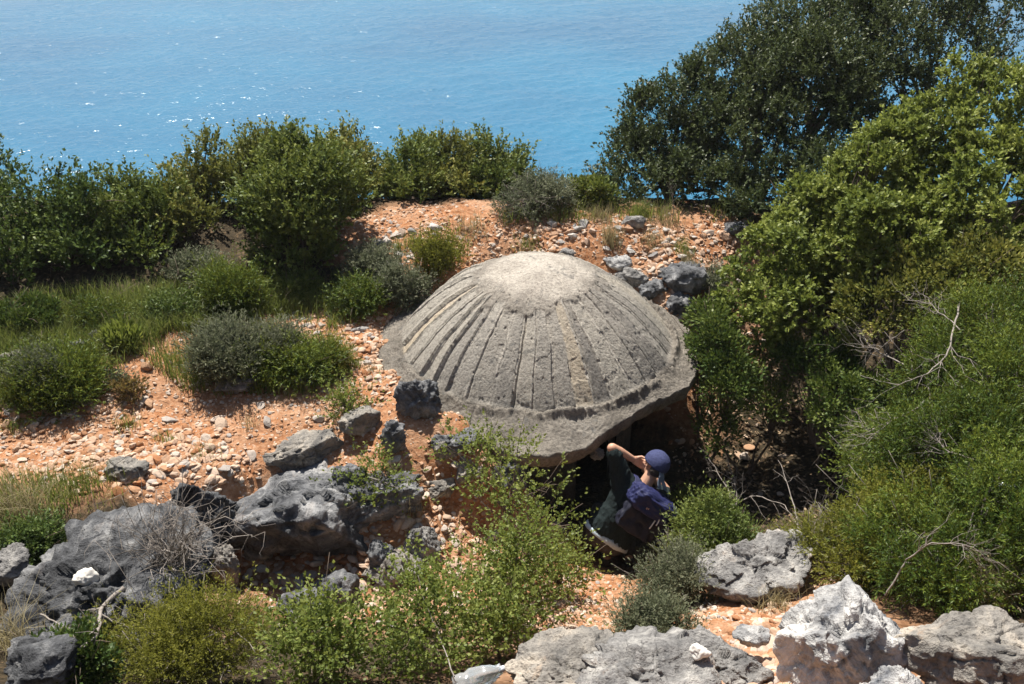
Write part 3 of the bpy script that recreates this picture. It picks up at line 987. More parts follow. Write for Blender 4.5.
for i in range(len(cx)):
    s = (.014 + .068 * rs.uniform() ** 2.6) * gsz[i]
    V, T = (BV if s > .035 else BV1)[rs.randint(10)]
    a = rs.uniform(0, 6.28)
    ca, sa_ = math.cos(a), math.sin(a)
    tx, ty = rs.uniform(-.5, .5, 2)
    R = np.array([[ca, -sa_, tx], [sa_, ca, ty], [-tx, -ty, 1]])
    mb.add((V * s) @ R.T + np.array([cx[i], cy[i], cz[i] + s * rs.uniform(-.18, .12)]), None, T, np.clip(rs.normal(.48, .25), 0, 1))
print('gravel', len(cx))
gr = mb.build('gravel', M['gravel'], smooth=False)
tag(gr, 'orange and beige gravel strewn over the bare ground', 'gravel', kind='stuff')
#@@PLANTS
# ------------------------------------------------------------------ plants
def leaf_quads(mb, P, A, Nn, L, Wd, var, fold=.18):
    """diamond shaped leaves: base P, axis A, normal Nn"""
    B_ = norm(np.cross(Nn, A))
    Nn = np.cross(A, B_)
    L = np.broadcast_to(L, (len(P),))[:, None]
    Wd = np.broadcast_to(Wd, (len(P),))[:, None]
    mid = P + A * L * .5 + Nn * L * fold * .5
    V = np.stack([P, mid + B_ * Wd * .5 - Nn * Wd * fold, P + A * L, mid - B_ * Wd * .5 - Nn * Wd * fold], 1).reshape(-1, 3)
    i = np.arange(len(P))[:, None] * 4
    mb.add(V, i + np.array([[0, 1, 2, 3]]), None, np.clip(var, 0, 1))


def rnd_unit(r, n):
    return norm(r.normal(size=(n, 3)))


def crown_points(r, lobes, n, shell=.55, low=-.45, crad=(.09, .22), fill=.18):
    """clump centres and outward directions: leafy boughs set over a few lobes, with gaps between them"""
    lob = np.array(lobes, float)
    wgt = (lob[:, 3] * lob[:, 4] * lob[:, 5]) ** (2 / 3)
    m = 400
    k = r.choice(len(lob), m, p=wgt / wgt.sum())
    D = rnd_unit(r, m)
    f = r.uniform(max(shell, .5), 1.0, m) * (1 + .20 * noise(D * 2.1 + k[:, None] * 7.7))
    size = np.cbrt(lob[k, 3] * lob[k, 4] * lob[k, 5])
    rad = r.uniform(crad[0], crad[1], m) * np.clip(size / .45, .35, 1.15)
    C = lob[k, :3] + D * lob[k, 3:6] * (f - .35 * rad / size)[:, None]
    q = np.linalg.norm((C[:, None] - lob[None, :, :3]) / lob[None, :, 3:6], axis=2).min(1)
    good = (q > .5) & (D[:, 2] > low)
    sel = []
    for i in np.where(good)[0]:
        if all(np.linalg.norm(C[i] - C[j]) > (.55 + .3 * ((i * 7) % 10) / 10) * (rad[i] + rad[j]) for j in sel):
            sel.append(i)
    sel = np.array(sel)
    area = rad[sel] ** 2
    j = r.choice(len(sel), n, p=area / area.sum())
    O = rnd_unit(r, n)
    O = norm(O + D[sel][j] * .6 + Z3 * .28)
    P = C[sel][j] + O * rad[sel][j][:, None] * np.array([1, 1, .92]) * (r.uniform(.3, 1, n) ** .5)[:, None]
    out = norm(O * .8 + D[sel][j] * .4)
    nf = int(n * fill)
    kk = r.choice(len(lob), nf, p=wgt / wgt.sum())
    DF = rnd_unit(r, nf)
    PF = lob[kk, :3] + DF * lob[kk, 3:6] * r.uniform(.2, .8, nf)[:, None]
    return np.concatenate([P, PF]), np.concatenate([out, DF])


def foliage(mb, r, C, D, per, cr, L, Wd, up=.35, tip=None, spread=.8, flat=.8, gap=.0):
    n = len(C)
    cv = np.clip(.5 + .9 * noise(C * 1.7 + 3) * .5 + r.normal(0, .12, n), 0, 1)
    k = np.repeat(np.arange(n), per)
    off = rnd_unit(r, len(k)) * (r.uniform(size=len(k)) ** .5)[:, None]
    off[:, 2] *= flat
    sc = cr * r.uniform(.6, 1.25, n)[k]
    P = C[k] + off * sc[:, None]
    A = norm(D[k] * .5 + off * spread + Z3 * up + rnd_unit(r, len(k)) * .55)
    Nn = norm(Z3 * .4 + D[k] * .45 + rnd_unit(r, len(k)) * .6)
    l = L * r.uniform(.6, 1.25, len(k))
    w = Wd * r.uniform(.7, 1.2, len(k))
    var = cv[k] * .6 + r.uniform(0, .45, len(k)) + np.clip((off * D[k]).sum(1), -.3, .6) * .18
    leaf_quads(mb, P, A, Nn, l, w, var)


def shoots(mb, r, C, D, per, length, L, Wd, leaves=12, up=.7, spread=.5, ang=.8):
    """upright shoots with leaves set along them (heath, broom, sage)"""
    n = len(C)
    k = np.repeat(np.arange(n), per)
    ax = norm(D[k] * .55 + Z3 * up + rnd_unit(r, len(k)) * spread)
    base = C[k] + rnd_unit(r, len(k)) * length * .35
    ln = length * r.uniform(.5, 1.25, len(k))
    j = np.repeat(np.arange(len(k)), leaves)
    t = r.uniform(.05, 1, len(j))
    rad = norm(np.cross(ax[j], rnd_unit(r, len(j))))
    bend = rnd_unit(r, len(k))[j] * (t ** 2 * ln[j] * .2)[:, None]
    P = base[j] + ax[j] * (t * ln[j])[:, None] + bend
    A = norm(ax[j] * ang + rad * .7)
    Nn = norm(Z3 * .4 + D[k][j] * .35 + rad * -.3 + rnd_unit(r, len(j)) * .6)
    cv = np.clip(.5 + .5 * noise(C * 2.1 + 3), 0, 1)[k][j]
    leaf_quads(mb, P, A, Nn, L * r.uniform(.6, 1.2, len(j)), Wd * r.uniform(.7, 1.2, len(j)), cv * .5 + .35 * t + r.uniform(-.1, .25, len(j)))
    return base, ax, ln


def limb(r, a, b, n=6, wob=.06, sag=0.0):
    a, b = np.asarray(a, float), np.asarray(b, float)
    t = np.linspace(0, 1, n)[:, None]
    L = np.linalg.norm(b - a)
    w = np.cumsum(r.normal(size=(n, 3)), 0) * wob * L / math.sqrt(n)
    w = w - w[0] - (w[-1] - w[0]) * t
    return a + (b - a) * t + w + Z3 * (np.sin(t * math.pi) * sag * L)


def stems(mb, r, base, C, count, r0, r1, fork=.35, spread=.0, wob=.08, sides=5):
    """a forking trunk from base to some of the clump centres"""
    base = np.asarray(base, float)
    pick = C[r.choice(len(C), min(count, len(C)), replace=False)]
    cen = C.mean(0)
    hub = [base + (cen - base) * fork + r.normal(size=3) * .12 * np.linalg.norm(cen - base) for _ in range(max(2, count // 6))]
    for i, h in enumerate(hub):
        b0 = base + np.array([r.normal() * spread, r.normal() * spread, -.08])
        tube(mb, limb(r, b0, h, 6, wob), np.linspace(r0, r0 * .6, 6), sides + 2)
    for p in pick:
        h = hub[np.argmin([np.linalg.norm(p - q) for q in hub])]
        m_ = h + (p - h) * .5 + Z3 * .05
        tube(mb, limb(r, h, m_, 5, wob), np.linspace(r0 * .5, r0 * .28, 5), sides)
        tube(mb, limb(r, m_, p, 5, wob), np.linspace(r0 * .28, r1, 5), 4)
        for _ in range(2):
            q = p + r.normal(size=3) * .14
            tube(mb, limb(r, m_ + (p - m_) * r.uniform(.2, .7), q, 4, wob), np.linspace(r0 * .14, r1 * .7, 4), 3)


def lobes_px(spec):
    """lobes given as (u, v, forward distance, radius across, depth radius, height radius), sizes in metres"""
    return [tuple(at_d(u, v, d)) + (rx, ry, rz) for u, v, d, rx, ry, rz in spec]


def tree(name, label, cat, spec, mat, seed, n, per, cr, L, Wd, group=None, base=None, r0=.05, shell=.5, low=-.45, limbs=22, style='leaf', up=.35, leaves=12, length=.14, spread=.5, bark='bark', parts=('crown', 'trunk'), crad=(.09, .20), fill=.10, upright=False):
    r = np.random.RandomState(seed)
    lobes = lobes_px(spec) if not isinstance(spec, tuple) else list(spec)
    if upright:
        y0 = lobes[0][1]
        for i, l in enumerate(lobes):
            if i and l[1] < y0 - .1:
                k = (y0 - .1) / l[1]
                p = CAM + (np.array(l[:3]) - CAM) * k
                lobes[i] = tuple(p) + tuple(np.array(l[3:]) * k)
        for l in list(lobes):
            if l[2] > lobes[0][2] - .25:
                for _ in range(3):
                    f = r.uniform(.28, .45)
                    an = r.uniform(-1.1, 1.1)
                    lobes.append((l[0] + l[3] * .75 * math.sin(an), l[1] + r.uniform(-.2, .3), l[2] + l[5] * (.55 + .4 * math.cos(an)), l[3] * f, l[4] * f, l[5] * f * 1.35))
        lobes = [(l[0], l[1] + .25, l[2], l[3] * .95, l[4] * 1.5, l[5]) for l in lobes]
        n = int(n * 1.35)
    C, D = crown_points(r, lobes, n, shell, low, crad, fill)
    g = H(C[:, 0], C[:, 1])
    ok = C[:, 2] > g + .02
    C, D = C[ok], D[ok]
    if base is None:
        l = np.array(lobes)
        bx, by = np.average(l[:, 0], weights=l[:, 3]), np.average(l[:, 1], weights=l[:, 3])
        base = (bx, by, float(H(bx, by)[0]))
    t = empty(name, base)
    tag(t, label, cat, group)
    mb = MB()
    if style == 'leaf':
        foliage(mb, r, C, D, per, cr, L, Wd, up)
    else:
        shoots(mb, r, C, D, per, length, L, Wd, leaves, up, spread)
    o = mb.build(parts[0], M[mat], None, org=base)
    o.parent = t
    o.location = (0, 0, 0)
    mb = MB()
    stems(mb, r, base, C, limbs, r0, .003)
    o = mb.build(parts[1], M[bark], None, org=base)
    o.parent = t
    o.location = (0, 0, 0)
    return t


# --- trees and tall shrubs along the edge of the drop, left to right
LG = 'trees along the seaward edge'
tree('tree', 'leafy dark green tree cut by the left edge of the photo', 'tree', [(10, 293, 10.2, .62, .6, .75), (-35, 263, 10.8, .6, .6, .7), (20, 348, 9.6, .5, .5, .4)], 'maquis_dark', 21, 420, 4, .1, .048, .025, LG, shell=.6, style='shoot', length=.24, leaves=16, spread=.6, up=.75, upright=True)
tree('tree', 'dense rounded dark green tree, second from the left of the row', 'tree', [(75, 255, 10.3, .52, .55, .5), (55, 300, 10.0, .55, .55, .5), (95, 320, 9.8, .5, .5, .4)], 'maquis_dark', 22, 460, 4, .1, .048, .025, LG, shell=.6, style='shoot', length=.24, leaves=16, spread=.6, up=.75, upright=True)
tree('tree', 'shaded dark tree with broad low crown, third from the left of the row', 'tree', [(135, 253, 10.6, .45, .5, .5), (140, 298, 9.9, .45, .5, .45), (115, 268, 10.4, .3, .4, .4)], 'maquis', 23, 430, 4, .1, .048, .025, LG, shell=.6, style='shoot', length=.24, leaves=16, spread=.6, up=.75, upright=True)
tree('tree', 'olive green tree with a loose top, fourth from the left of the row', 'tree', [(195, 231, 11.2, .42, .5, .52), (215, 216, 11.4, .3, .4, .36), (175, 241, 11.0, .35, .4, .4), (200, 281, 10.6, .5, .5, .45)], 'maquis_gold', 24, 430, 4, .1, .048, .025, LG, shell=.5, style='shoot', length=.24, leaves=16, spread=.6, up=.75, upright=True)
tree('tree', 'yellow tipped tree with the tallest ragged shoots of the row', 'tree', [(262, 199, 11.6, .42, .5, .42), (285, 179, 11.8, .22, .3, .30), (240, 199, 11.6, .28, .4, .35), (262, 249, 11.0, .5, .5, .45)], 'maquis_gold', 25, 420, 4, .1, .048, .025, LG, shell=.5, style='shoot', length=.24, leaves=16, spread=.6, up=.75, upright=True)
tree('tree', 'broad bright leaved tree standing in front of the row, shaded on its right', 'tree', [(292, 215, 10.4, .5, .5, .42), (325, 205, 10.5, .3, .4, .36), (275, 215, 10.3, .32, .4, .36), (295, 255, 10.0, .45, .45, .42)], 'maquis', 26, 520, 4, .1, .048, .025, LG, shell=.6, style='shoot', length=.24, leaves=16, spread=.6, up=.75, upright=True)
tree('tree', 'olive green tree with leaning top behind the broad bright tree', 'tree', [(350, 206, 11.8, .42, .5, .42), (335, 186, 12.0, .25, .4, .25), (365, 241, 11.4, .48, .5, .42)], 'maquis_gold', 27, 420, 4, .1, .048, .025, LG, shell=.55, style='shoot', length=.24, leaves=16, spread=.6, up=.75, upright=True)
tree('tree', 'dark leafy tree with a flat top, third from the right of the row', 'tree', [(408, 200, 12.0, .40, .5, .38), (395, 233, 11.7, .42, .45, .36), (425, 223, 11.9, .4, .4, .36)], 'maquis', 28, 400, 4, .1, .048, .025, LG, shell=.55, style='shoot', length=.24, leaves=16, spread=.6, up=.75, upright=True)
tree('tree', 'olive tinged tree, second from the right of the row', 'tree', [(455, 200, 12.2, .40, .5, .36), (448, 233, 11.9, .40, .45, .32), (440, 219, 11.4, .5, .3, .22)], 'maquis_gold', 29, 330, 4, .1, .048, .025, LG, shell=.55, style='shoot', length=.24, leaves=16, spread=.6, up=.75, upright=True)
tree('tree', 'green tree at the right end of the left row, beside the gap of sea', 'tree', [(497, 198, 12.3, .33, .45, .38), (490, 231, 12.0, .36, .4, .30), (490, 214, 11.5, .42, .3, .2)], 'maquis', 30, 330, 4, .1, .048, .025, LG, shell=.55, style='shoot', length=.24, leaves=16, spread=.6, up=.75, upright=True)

# --- the big oaks behind the bank on the right
OG = 'dark oaks behind the bank'
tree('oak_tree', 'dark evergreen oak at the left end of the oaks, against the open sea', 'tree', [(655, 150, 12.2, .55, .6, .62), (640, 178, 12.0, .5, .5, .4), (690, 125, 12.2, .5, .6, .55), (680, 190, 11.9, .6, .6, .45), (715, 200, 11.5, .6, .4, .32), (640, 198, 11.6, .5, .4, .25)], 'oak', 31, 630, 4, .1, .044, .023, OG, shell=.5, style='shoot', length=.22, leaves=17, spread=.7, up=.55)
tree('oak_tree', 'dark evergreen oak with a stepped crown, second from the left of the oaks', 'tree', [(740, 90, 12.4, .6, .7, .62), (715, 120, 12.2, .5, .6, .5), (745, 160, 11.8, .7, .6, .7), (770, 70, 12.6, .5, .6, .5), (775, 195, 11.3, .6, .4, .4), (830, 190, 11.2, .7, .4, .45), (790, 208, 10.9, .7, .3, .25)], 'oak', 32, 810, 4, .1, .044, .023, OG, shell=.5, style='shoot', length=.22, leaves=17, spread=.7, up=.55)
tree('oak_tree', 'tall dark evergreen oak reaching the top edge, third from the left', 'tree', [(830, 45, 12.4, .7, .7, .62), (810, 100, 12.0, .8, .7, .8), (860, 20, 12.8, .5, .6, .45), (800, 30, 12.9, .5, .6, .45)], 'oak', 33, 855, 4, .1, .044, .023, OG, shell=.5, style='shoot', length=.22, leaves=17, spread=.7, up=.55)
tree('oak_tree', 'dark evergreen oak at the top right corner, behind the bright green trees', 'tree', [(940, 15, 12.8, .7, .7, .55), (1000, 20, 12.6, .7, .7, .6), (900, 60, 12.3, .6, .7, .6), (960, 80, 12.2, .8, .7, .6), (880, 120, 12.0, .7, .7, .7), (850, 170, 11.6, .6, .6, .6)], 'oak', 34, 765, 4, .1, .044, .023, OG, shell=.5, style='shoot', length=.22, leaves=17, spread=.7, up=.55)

# --- bright trees over the gully
BG = 'bright green trees over the gully'
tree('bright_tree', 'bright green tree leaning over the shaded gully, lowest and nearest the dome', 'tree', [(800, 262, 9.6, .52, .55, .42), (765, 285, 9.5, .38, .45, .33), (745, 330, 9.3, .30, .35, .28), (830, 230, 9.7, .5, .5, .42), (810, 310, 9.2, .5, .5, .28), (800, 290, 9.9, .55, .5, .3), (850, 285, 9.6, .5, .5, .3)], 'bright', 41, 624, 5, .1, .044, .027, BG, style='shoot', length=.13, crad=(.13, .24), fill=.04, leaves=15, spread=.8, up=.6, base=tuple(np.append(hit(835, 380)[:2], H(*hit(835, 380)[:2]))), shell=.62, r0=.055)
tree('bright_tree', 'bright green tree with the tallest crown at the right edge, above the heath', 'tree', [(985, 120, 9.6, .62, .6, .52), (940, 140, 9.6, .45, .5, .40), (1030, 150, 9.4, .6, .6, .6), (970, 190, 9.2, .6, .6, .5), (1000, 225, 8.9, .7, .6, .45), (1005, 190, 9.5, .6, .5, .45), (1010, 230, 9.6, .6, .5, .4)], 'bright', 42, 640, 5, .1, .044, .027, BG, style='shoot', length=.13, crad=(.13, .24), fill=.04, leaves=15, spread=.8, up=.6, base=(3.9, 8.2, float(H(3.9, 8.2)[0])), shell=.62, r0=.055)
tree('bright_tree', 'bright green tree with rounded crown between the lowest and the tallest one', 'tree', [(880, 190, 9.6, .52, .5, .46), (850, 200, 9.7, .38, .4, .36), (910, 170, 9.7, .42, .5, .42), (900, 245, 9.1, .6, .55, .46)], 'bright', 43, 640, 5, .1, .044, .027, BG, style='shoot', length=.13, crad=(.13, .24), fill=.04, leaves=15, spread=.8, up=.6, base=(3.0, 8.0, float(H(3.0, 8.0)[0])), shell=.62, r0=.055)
tree('bright_tree', 'yellowish small tree with thin foliage under the bright trees at the right', 'tree', [(930, 285, 8.6, .45, .45, .25), (985, 270, 8.5, .5, .45, .28), (880, 300, 8.8, .35, .4, .25)], 'maquis_gold', 44, 420, 34, .12, .045, .026, BG, base=(3.5, 7.1, float(H(3.5, 7.1)[0])), shell=.5, r0=.04)
tree('shrub', 'dark green shrub growing up against the right flank of the dome', 'shrub', [(718, 350, 9.2, .26, .3, .32), (730, 385, 9.0, .28, .3, .3), (712, 320, 9.5, .2, .25, .2)], 'maquis_dark', 45, 260, 34, .10, .04, .022, None, shell=.4, r0=.02, parts=('foliage', 'stems'))
tree('shrub', 'dim shrub low down in the middle of the shaded gully', 'shrub', [(845, 405, 8.7, .3, .3, .3), (865, 440, 8.4, .28, .3, .25), (820, 370, 9.0, .35, .3, .25)], 'maquis_dark', 46, 330, 34, .10, .04, .022, None, shell=.4, r0=.02, parts=('foliage', 'stems'))
tree('shrub', 'shrub with sparse leaves on the gully floor right of the person', 'shrub', [(760, 400, 9.1, .28, .3, .22), (715, 430, 9.1, .2, .25, .2), (785, 360, 9.3, .28, .3, .2)], 'maquis', 47, 170, 24, .10, .04, .022, None, shell=.3, r0=.015, parts=('foliage', 'stems'))

# --- heath mass at the right
HG = 'heath bushes on the right bank'
hk = dict(fill=.05, crad=(.10, .24), spread=.55, style='shoot', parts=('foliage', 'stems'), shell=.72, r0=.025, bark='drytwig', limbs=40)
tree('heath_bush', 'dense green heath bush at the right edge, uppermost of the heath', 'bush', [(1000, 365, 7.6, .52, .55, .5), (955, 395, 7.4, .38, .45, .36), (1040, 400, 7.2, .5, .5, .5)], 'heath', 51, 430, 10, .1, .032, .007, HG, length=.2, leaves=16, **hk)
tree('heath_bush', 'dense green heath bush at the right, in the middle of the heath beside bare branches', 'bush', [(930, 465, 7.1, .42, .5, .38), (985, 470, 6.7, .5, .5, .42), (890, 500, 7.2, .3, .4, .3)], 'heath', 52, 460, 10, .1, .032, .007, HG, length=.2, leaves=16, **hk)
tree('heath_bush', 'green heath bush just above the broad corner boulder, lowest of the heath', 'bush', [(960, 560, 6.0, .40, .42, .3), (1015, 545, 5.9, .35, .4, .34), (905, 570, 6.2, .25, .35, .22)], 'heath', 53, 400, 10, .1, .03, .007, HG, length=.19, leaves=16, **hk)
tree('heath_bush', 'yellowish heath bush at the left front of the heath, over the white boulder', 'bush', [(880, 545, 6.5, .28, .35, .24), (850, 560, 6.4, .22, .3, .18), (915, 520, 6.6, .25, .3, .25)], 'olive_heath', 54, 230, 10, .1, .028, .008, HG, length=.15, leaves=14, **hk)

# --- low shrubs
S = dict(parts=('foliage', 'stems'), r0=.012, limbs=14)


def low(label, cat, u, v, wpx, hpx, mat, seed, n, per, style='shoot', L=.035, Wd=.01, length=.12, leaves=12, shell=.35, name='shrub', group=None, dr=.8, lift=.35, **k):
    P = hit(u, v)
    d = depth(P)
    a, h = wpx * d / FPX / 2, hpx * d / FPX / 2
    kk = dict(S)
    kk.update(k)
    if style == 'shoot':
        kk.setdefault('spread', .8)
        length *= 1.3
        n = int(n * .85)
    kk.setdefault('fill', .35)
    kk.setdefault('crad', (.08, .2))
    r = np.random.RandomState(seed + 1000)
    lob = []
    for i in range(7):
        an, rr_ = r.uniform(0, 6.283), r.uniform(.25, .62)
        f = r.uniform(.25, .62)
        lob.append((P[0] + math.cos(an) * a * rr_, P[1] + a * dr * (.5 + math.sin(an) * rr_), P[2] + h * (1 - lift) * r.uniform(.55, 1.15), a * f, a * dr * f, h * r.uniform(.35, .9)))
    return tree(name, label, cat, tuple(lob), mat, seed, n, per, k.get('cr', .07) if 'cr' in k else .07, L, Wd, group, base=(P[0], P[1] + a * dr * .5, P[2]), style=style, length=length, leaves=leaves, shell=shell, low=-.5, **{q: w for q, w in kk.items() if q != 'cr'})


low('neat dome shaped green cushion shrub beside the grey shrub left of the dome', 'shrub', 352, 315, 50, 34, 'heath', 61, 240, 6, L=.03, Wd=.008, shell=.7)
low('grey brown half dry shrub touching the left shoulder of the dome', 'shrub', 405, 308, 62, 46, 'sage', 62, 170, 6, bark='drytwig', limbs=40)
low('upright yellow green shrub behind the left shoulder of the dome', 'shrub', 438, 280, 40, 44, 'olive_heath', 63, 150, 6, up=1.3, length=.2, spread=.3)
low('grey green shrub behind the cushion shrub, under the trees', 'shrub', 372, 285, 56, 40, 'sage', 64, 150, 6)
low('fine green shrub under the olive tree at the edge of the slope', 'shrub', 225, 316, 62, 30, 'heath', 65, 300, 7, L=.04, Wd=.009, length=.2, up=1.0)
low('small green shrub between the trees and the terrace, left of the fine green one', 'shrub', 170, 322, 50, 22, 'maquis_dark', 66, 150, 6)
low('dusky green shrub in the shade under the third tree', 'shrub', 190, 292, 60, 40, 'sage', 67, 170, 6)
low('grey sage bush on the gravel terrace, left clump above the low slab', 'bush', 222, 382, 70, 48, 'sage', 68, 260, 7, L=.045, Wd=.011, length=.2, up=1.0, spread=.35)
low('dark grey sage bush on the gravel terrace, right clump', 'bush', 275, 372, 48, 38, 'sage', 69, 170, 7, L=.045, Wd=.011, length=.18, up=1.0, spread=.35)
low('wide low green bush of thin shoots around the sage bushes', 'bush', 265, 386, 130, 30, 'heath', 70, 420, 7, L=.04, Wd=.008, length=.15, dr=.6)
low('thin trailing green bush at the right tip of the sage bushes', 'bush', 320, 378, 70, 26, 'olive_heath', 71, 150, 6, L=.04, Wd=.008, length=.12, dr=.7)
low('wide green bush at the left edge above the gravel', 'bush', 50, 406, 110, 28, 'heath', 72, 420, 7, L=.045, Wd=.009, length=.2, up=1.0, dr=.6)
low('dark grey green shrub standing in the left green bush', 'shrub', 45, 402, 32, 44, 'sage', 73, 140, 7, length=.2, up=1.1, spread=.3)
low('small dark plant with reddish lower leaves alone on the gravel', 'plant', 130, 402, 36, 32, 'redleaf', 74, 60, 12, style='leaf', L=.035, Wd=.018)
low('small grey green plant on top of the reddish one', 'plant', 120, 388, 30, 22, 'sage', 75, 50, 10, style='leaf', L=.03, Wd=.016)
low('bright green broad leaved plant beside the pale slope rock', 'plant', 118, 350, 40, 26, 'bright', 76, 60, 10, style='leaf', L=.10, Wd=.03, up=1.2)
low('olive scrub at the far end of the bank in the gap of sea', 'shrub', 548, 212, 60, 40, 'sage', 77, 190, 6, bark='drytwig', limbs=30)
low('bright olive shrub at the foot of the leftmost oak', 'shrub', 598, 208, 62, 44, 'maquis', 78, 190, 20, style='leaf', L=.045, Wd=.022)
low('bare grey purple shrub above the dome at the far edge of the bank', 'shrub', 525, 222, 56, 30, 'sage', 79, 70, 5, bark='drytwig', limbs=60)
low('dull purple grey shrub by the lichen spotted boulder', 'shrub', 712, 302, 40, 42, 'sage', 80, 90, 6, bark='drytwig', limbs=50)
low('green trailing shrub at the left edge beside the big boulder', 'shrub', 30, 562, 60, 36, 'maquis_dark', 81, 150, 7, style='shoot')
# foreground bushes
low('yellow green heath bush in the bottom left foreground', 'bush', 190, 690, 130, 100, 'olive_heath', 82, 230, 9, L=.022, Wd=.006, length=.15, leaves=16, up=.9, shell=.3, dr=.9, bark='drytwig', limbs=70)
low('small yellow green bush on the big sloping boulder', 'bush', 120, 578, 52, 46, 'olive_heath', 83, 170, 8, L=.02, Wd=.006, length=.10, leaves=14)
K = dict(style='shoot', L=.027, Wd=.018, length=.2, leaves=13, spread=.8, up=.6)
low('light green small leaved bush at the bottom, largest of the foreground bushes', 'bush', 405, 672, 150, 112, 'kermes', 84, 187, 3, shell=.35, dr=.9, **K)
low('small leaved bush at the bottom edge, left of the largest one', 'bush', 310, 690, 130, 60, 'kermes', 85, 159, 3, shell=.3, dr=.9, **K)
low('tall loose small leaved bush climbing towards the bunker apron', 'bush', 520, 640, 120, 150, 'kermes', 86, 162, 3, shell=.1, dr=.8, **K)
tree('shrub', 'small leaved bush spilling over the gravel just below the bunker apron', 'bush', [(500, 490, 7.45, .26, .22, .2), (468, 452, 7.7, .18, .16, .13), (540, 535, 7.1, .24, .2, .22), (515, 455, 7.75, .16, .14, .1), (555, 500, 7.35, .15, .15, .15)], 'kermes', 87, 88, 3, .07, .027, .018, parts=('foliage', 'stems'), r0=.012, limbs=30, style='shoot', shell=.1, length=.2, leaves=13, spread=.8, up=.6, fill=.3)
low('thin small leaved sprig over the cracked boulder', 'plant', 372, 515, 60, 44, 'kermes', 88, 45, 3, shell=.1, lift=-.2, **K)
low('small leaved bush between the largest foreground bush and the sloping slab', 'bush', 500, 665, 90, 70, 'kermes', 89, 90, 3, shell=.2, **K)
low('green small leaved sprig on the tan topped boulder', 'plant', 345, 425, 34, 24, 'kermes', 90, 36, 3, shell=.1, lift=0, **K)
low('grey green dry bush right below the person', 'bush', 672, 610, 66, 72, 'sage', 91, 240, 7, L=.025, Wd=.007, length=.14, up=.9, bark='drytwig', limbs=50)
low('fresh green bush in the gully right of the person', 'bush', 712, 570, 84, 60, 'maquis', 92, 300, 8, L=.03, Wd=.009, length=.13, up=.8)
low('thin green plant right behind the person', 'plant', 690, 520, 40, 50, 'maquis', 93, 50, 16, style='leaf', L=.03, Wd=.018)
low('grey green bush at the foot of the orange soil, left of the flat slab', 'bush', 655, 650, 70, 40, 'sage', 94, 160, 7, L=.028, Wd=.007, length=.11)
low('dry twiggy brush beside the pointed slab, left end of the heath', 'brush', 835, 575, 90, 60, 'olive_heath', 95, 90, 6, L=.03, Wd=.006, length=.14, bark='drytwig', limbs=110)
low('dry brown bush in the right corner above the broad boulder', 'brush', 1010, 610, 50, 40, 'drygrass', 96, 90, 7, L=.04, Wd=.006, bark='drytwig', limbs=40)


low('loose small leaved bush on the gravel left of the person', 'bush', 560, 600, 60, 80, 'kermes', 192, 59, 3, shell=.1, **K)
low('bramble of green leaves in the bottom left corner', 'bush', 60, 690, 120, 50, 'maquis_dark', 193, 220, 20, style='leaf', L=.03, Wd=.016, shell=.3)
low('dry twiggy brush between the corner bramble and the yellow heath', 'brush', 110, 668, 60, 46, 'olive_heath', 194, 60, 6, L=.025, Wd=.006, bark='drytwig', limbs=80)
low('dark green bush under the leftmost tree, on the slope', 'bush', 25, 335, 80, 40, 'maquis_dark', 195, 260, 22, style='leaf', L=.04, Wd=.02)
low('low green shrub on the grassy slope below the second tree', 'shrub', 95, 330, 60, 18, 'heath', 196, 200, 7, L=.035, Wd=.008)
low('green shrub hugging the foot of the broad bright tree', 'shrub', 290, 302, 60, 30, 'maquis', 197, 170, 22, style='leaf', L=.04, Wd=.02)


def surf(u, v):
    """the first built surface seen at this place of the photograph"""
    dg = bpy.context.evaluated_depsgraph_get()
    ok, loc, no, fi, ob, mx = SC.ray_cast(dg, Vector(CAM), Vector(ray(u, v)).normalized())
    return np.array(loc) if ok else hit(u, v)


# --- grass
def blades(mb, r, P, h, w, lean=.5, seg=3):
    n = len(P)
    az = r.uniform(0, 6.283, n)
    dirn = np.stack([np.cos(az), np.sin(az), 0 * az], 1)
    side = np.stack([-np.sin(az), np.cos(az), 0 * az], 1)
    hh = h * r.uniform(.45, 1.2, n)
    ln = lean * r.uniform(.2, 1.2, n)
    V = []
    for s in range(seg + 1):
        t = s / seg
        c = P + Z3 * (hh * t * (1 - .25 * t * ln))[:, None] + dirn * (hh * ln * t * t)[:, None]
        ww = (w * (1 - t * .92) * .5)
        V += [c - side * ww, c + side * ww]
    V = np.stack(V, 1).reshape(-1, 3)
    i = np.arange(n)[:, None] * (2 * seg + 2)
    var = np.repeat(r.uniform(0, 1, n), seg)
    Q = np.concatenate([i + np.array([[2 * s, 2 * s + 1, 2 * s + 3, 2 * s + 2]]) for s in range(seg)], 1).reshape(-1, 4)
    mb.add(V, Q, None, var)


def tuft(label, u, v, wpx, hpx, mat, seed, n=160, group=None, lean=.6):
    r = np.random.RandomState(seed)
    P = hit(u, v)
    d = depth(P)
    a, h = wpx * d / FPX / 2, hpx * d / FPX
    q = r.normal(size=(n, 2)) * a * .45
    pts = np.stack([P[0] + q[:, 0], P[1] + q[:, 1], H(P[0] + q[:, 0], P[1] + q[:, 1]) - .01], 1)
    mb = MB()
    blades(mb, r, pts, h, .006, lean)
    o = mb.build('grass_tuft', M[mat], None, org=P)
    return tag(o, label, 'grass tuft', group)


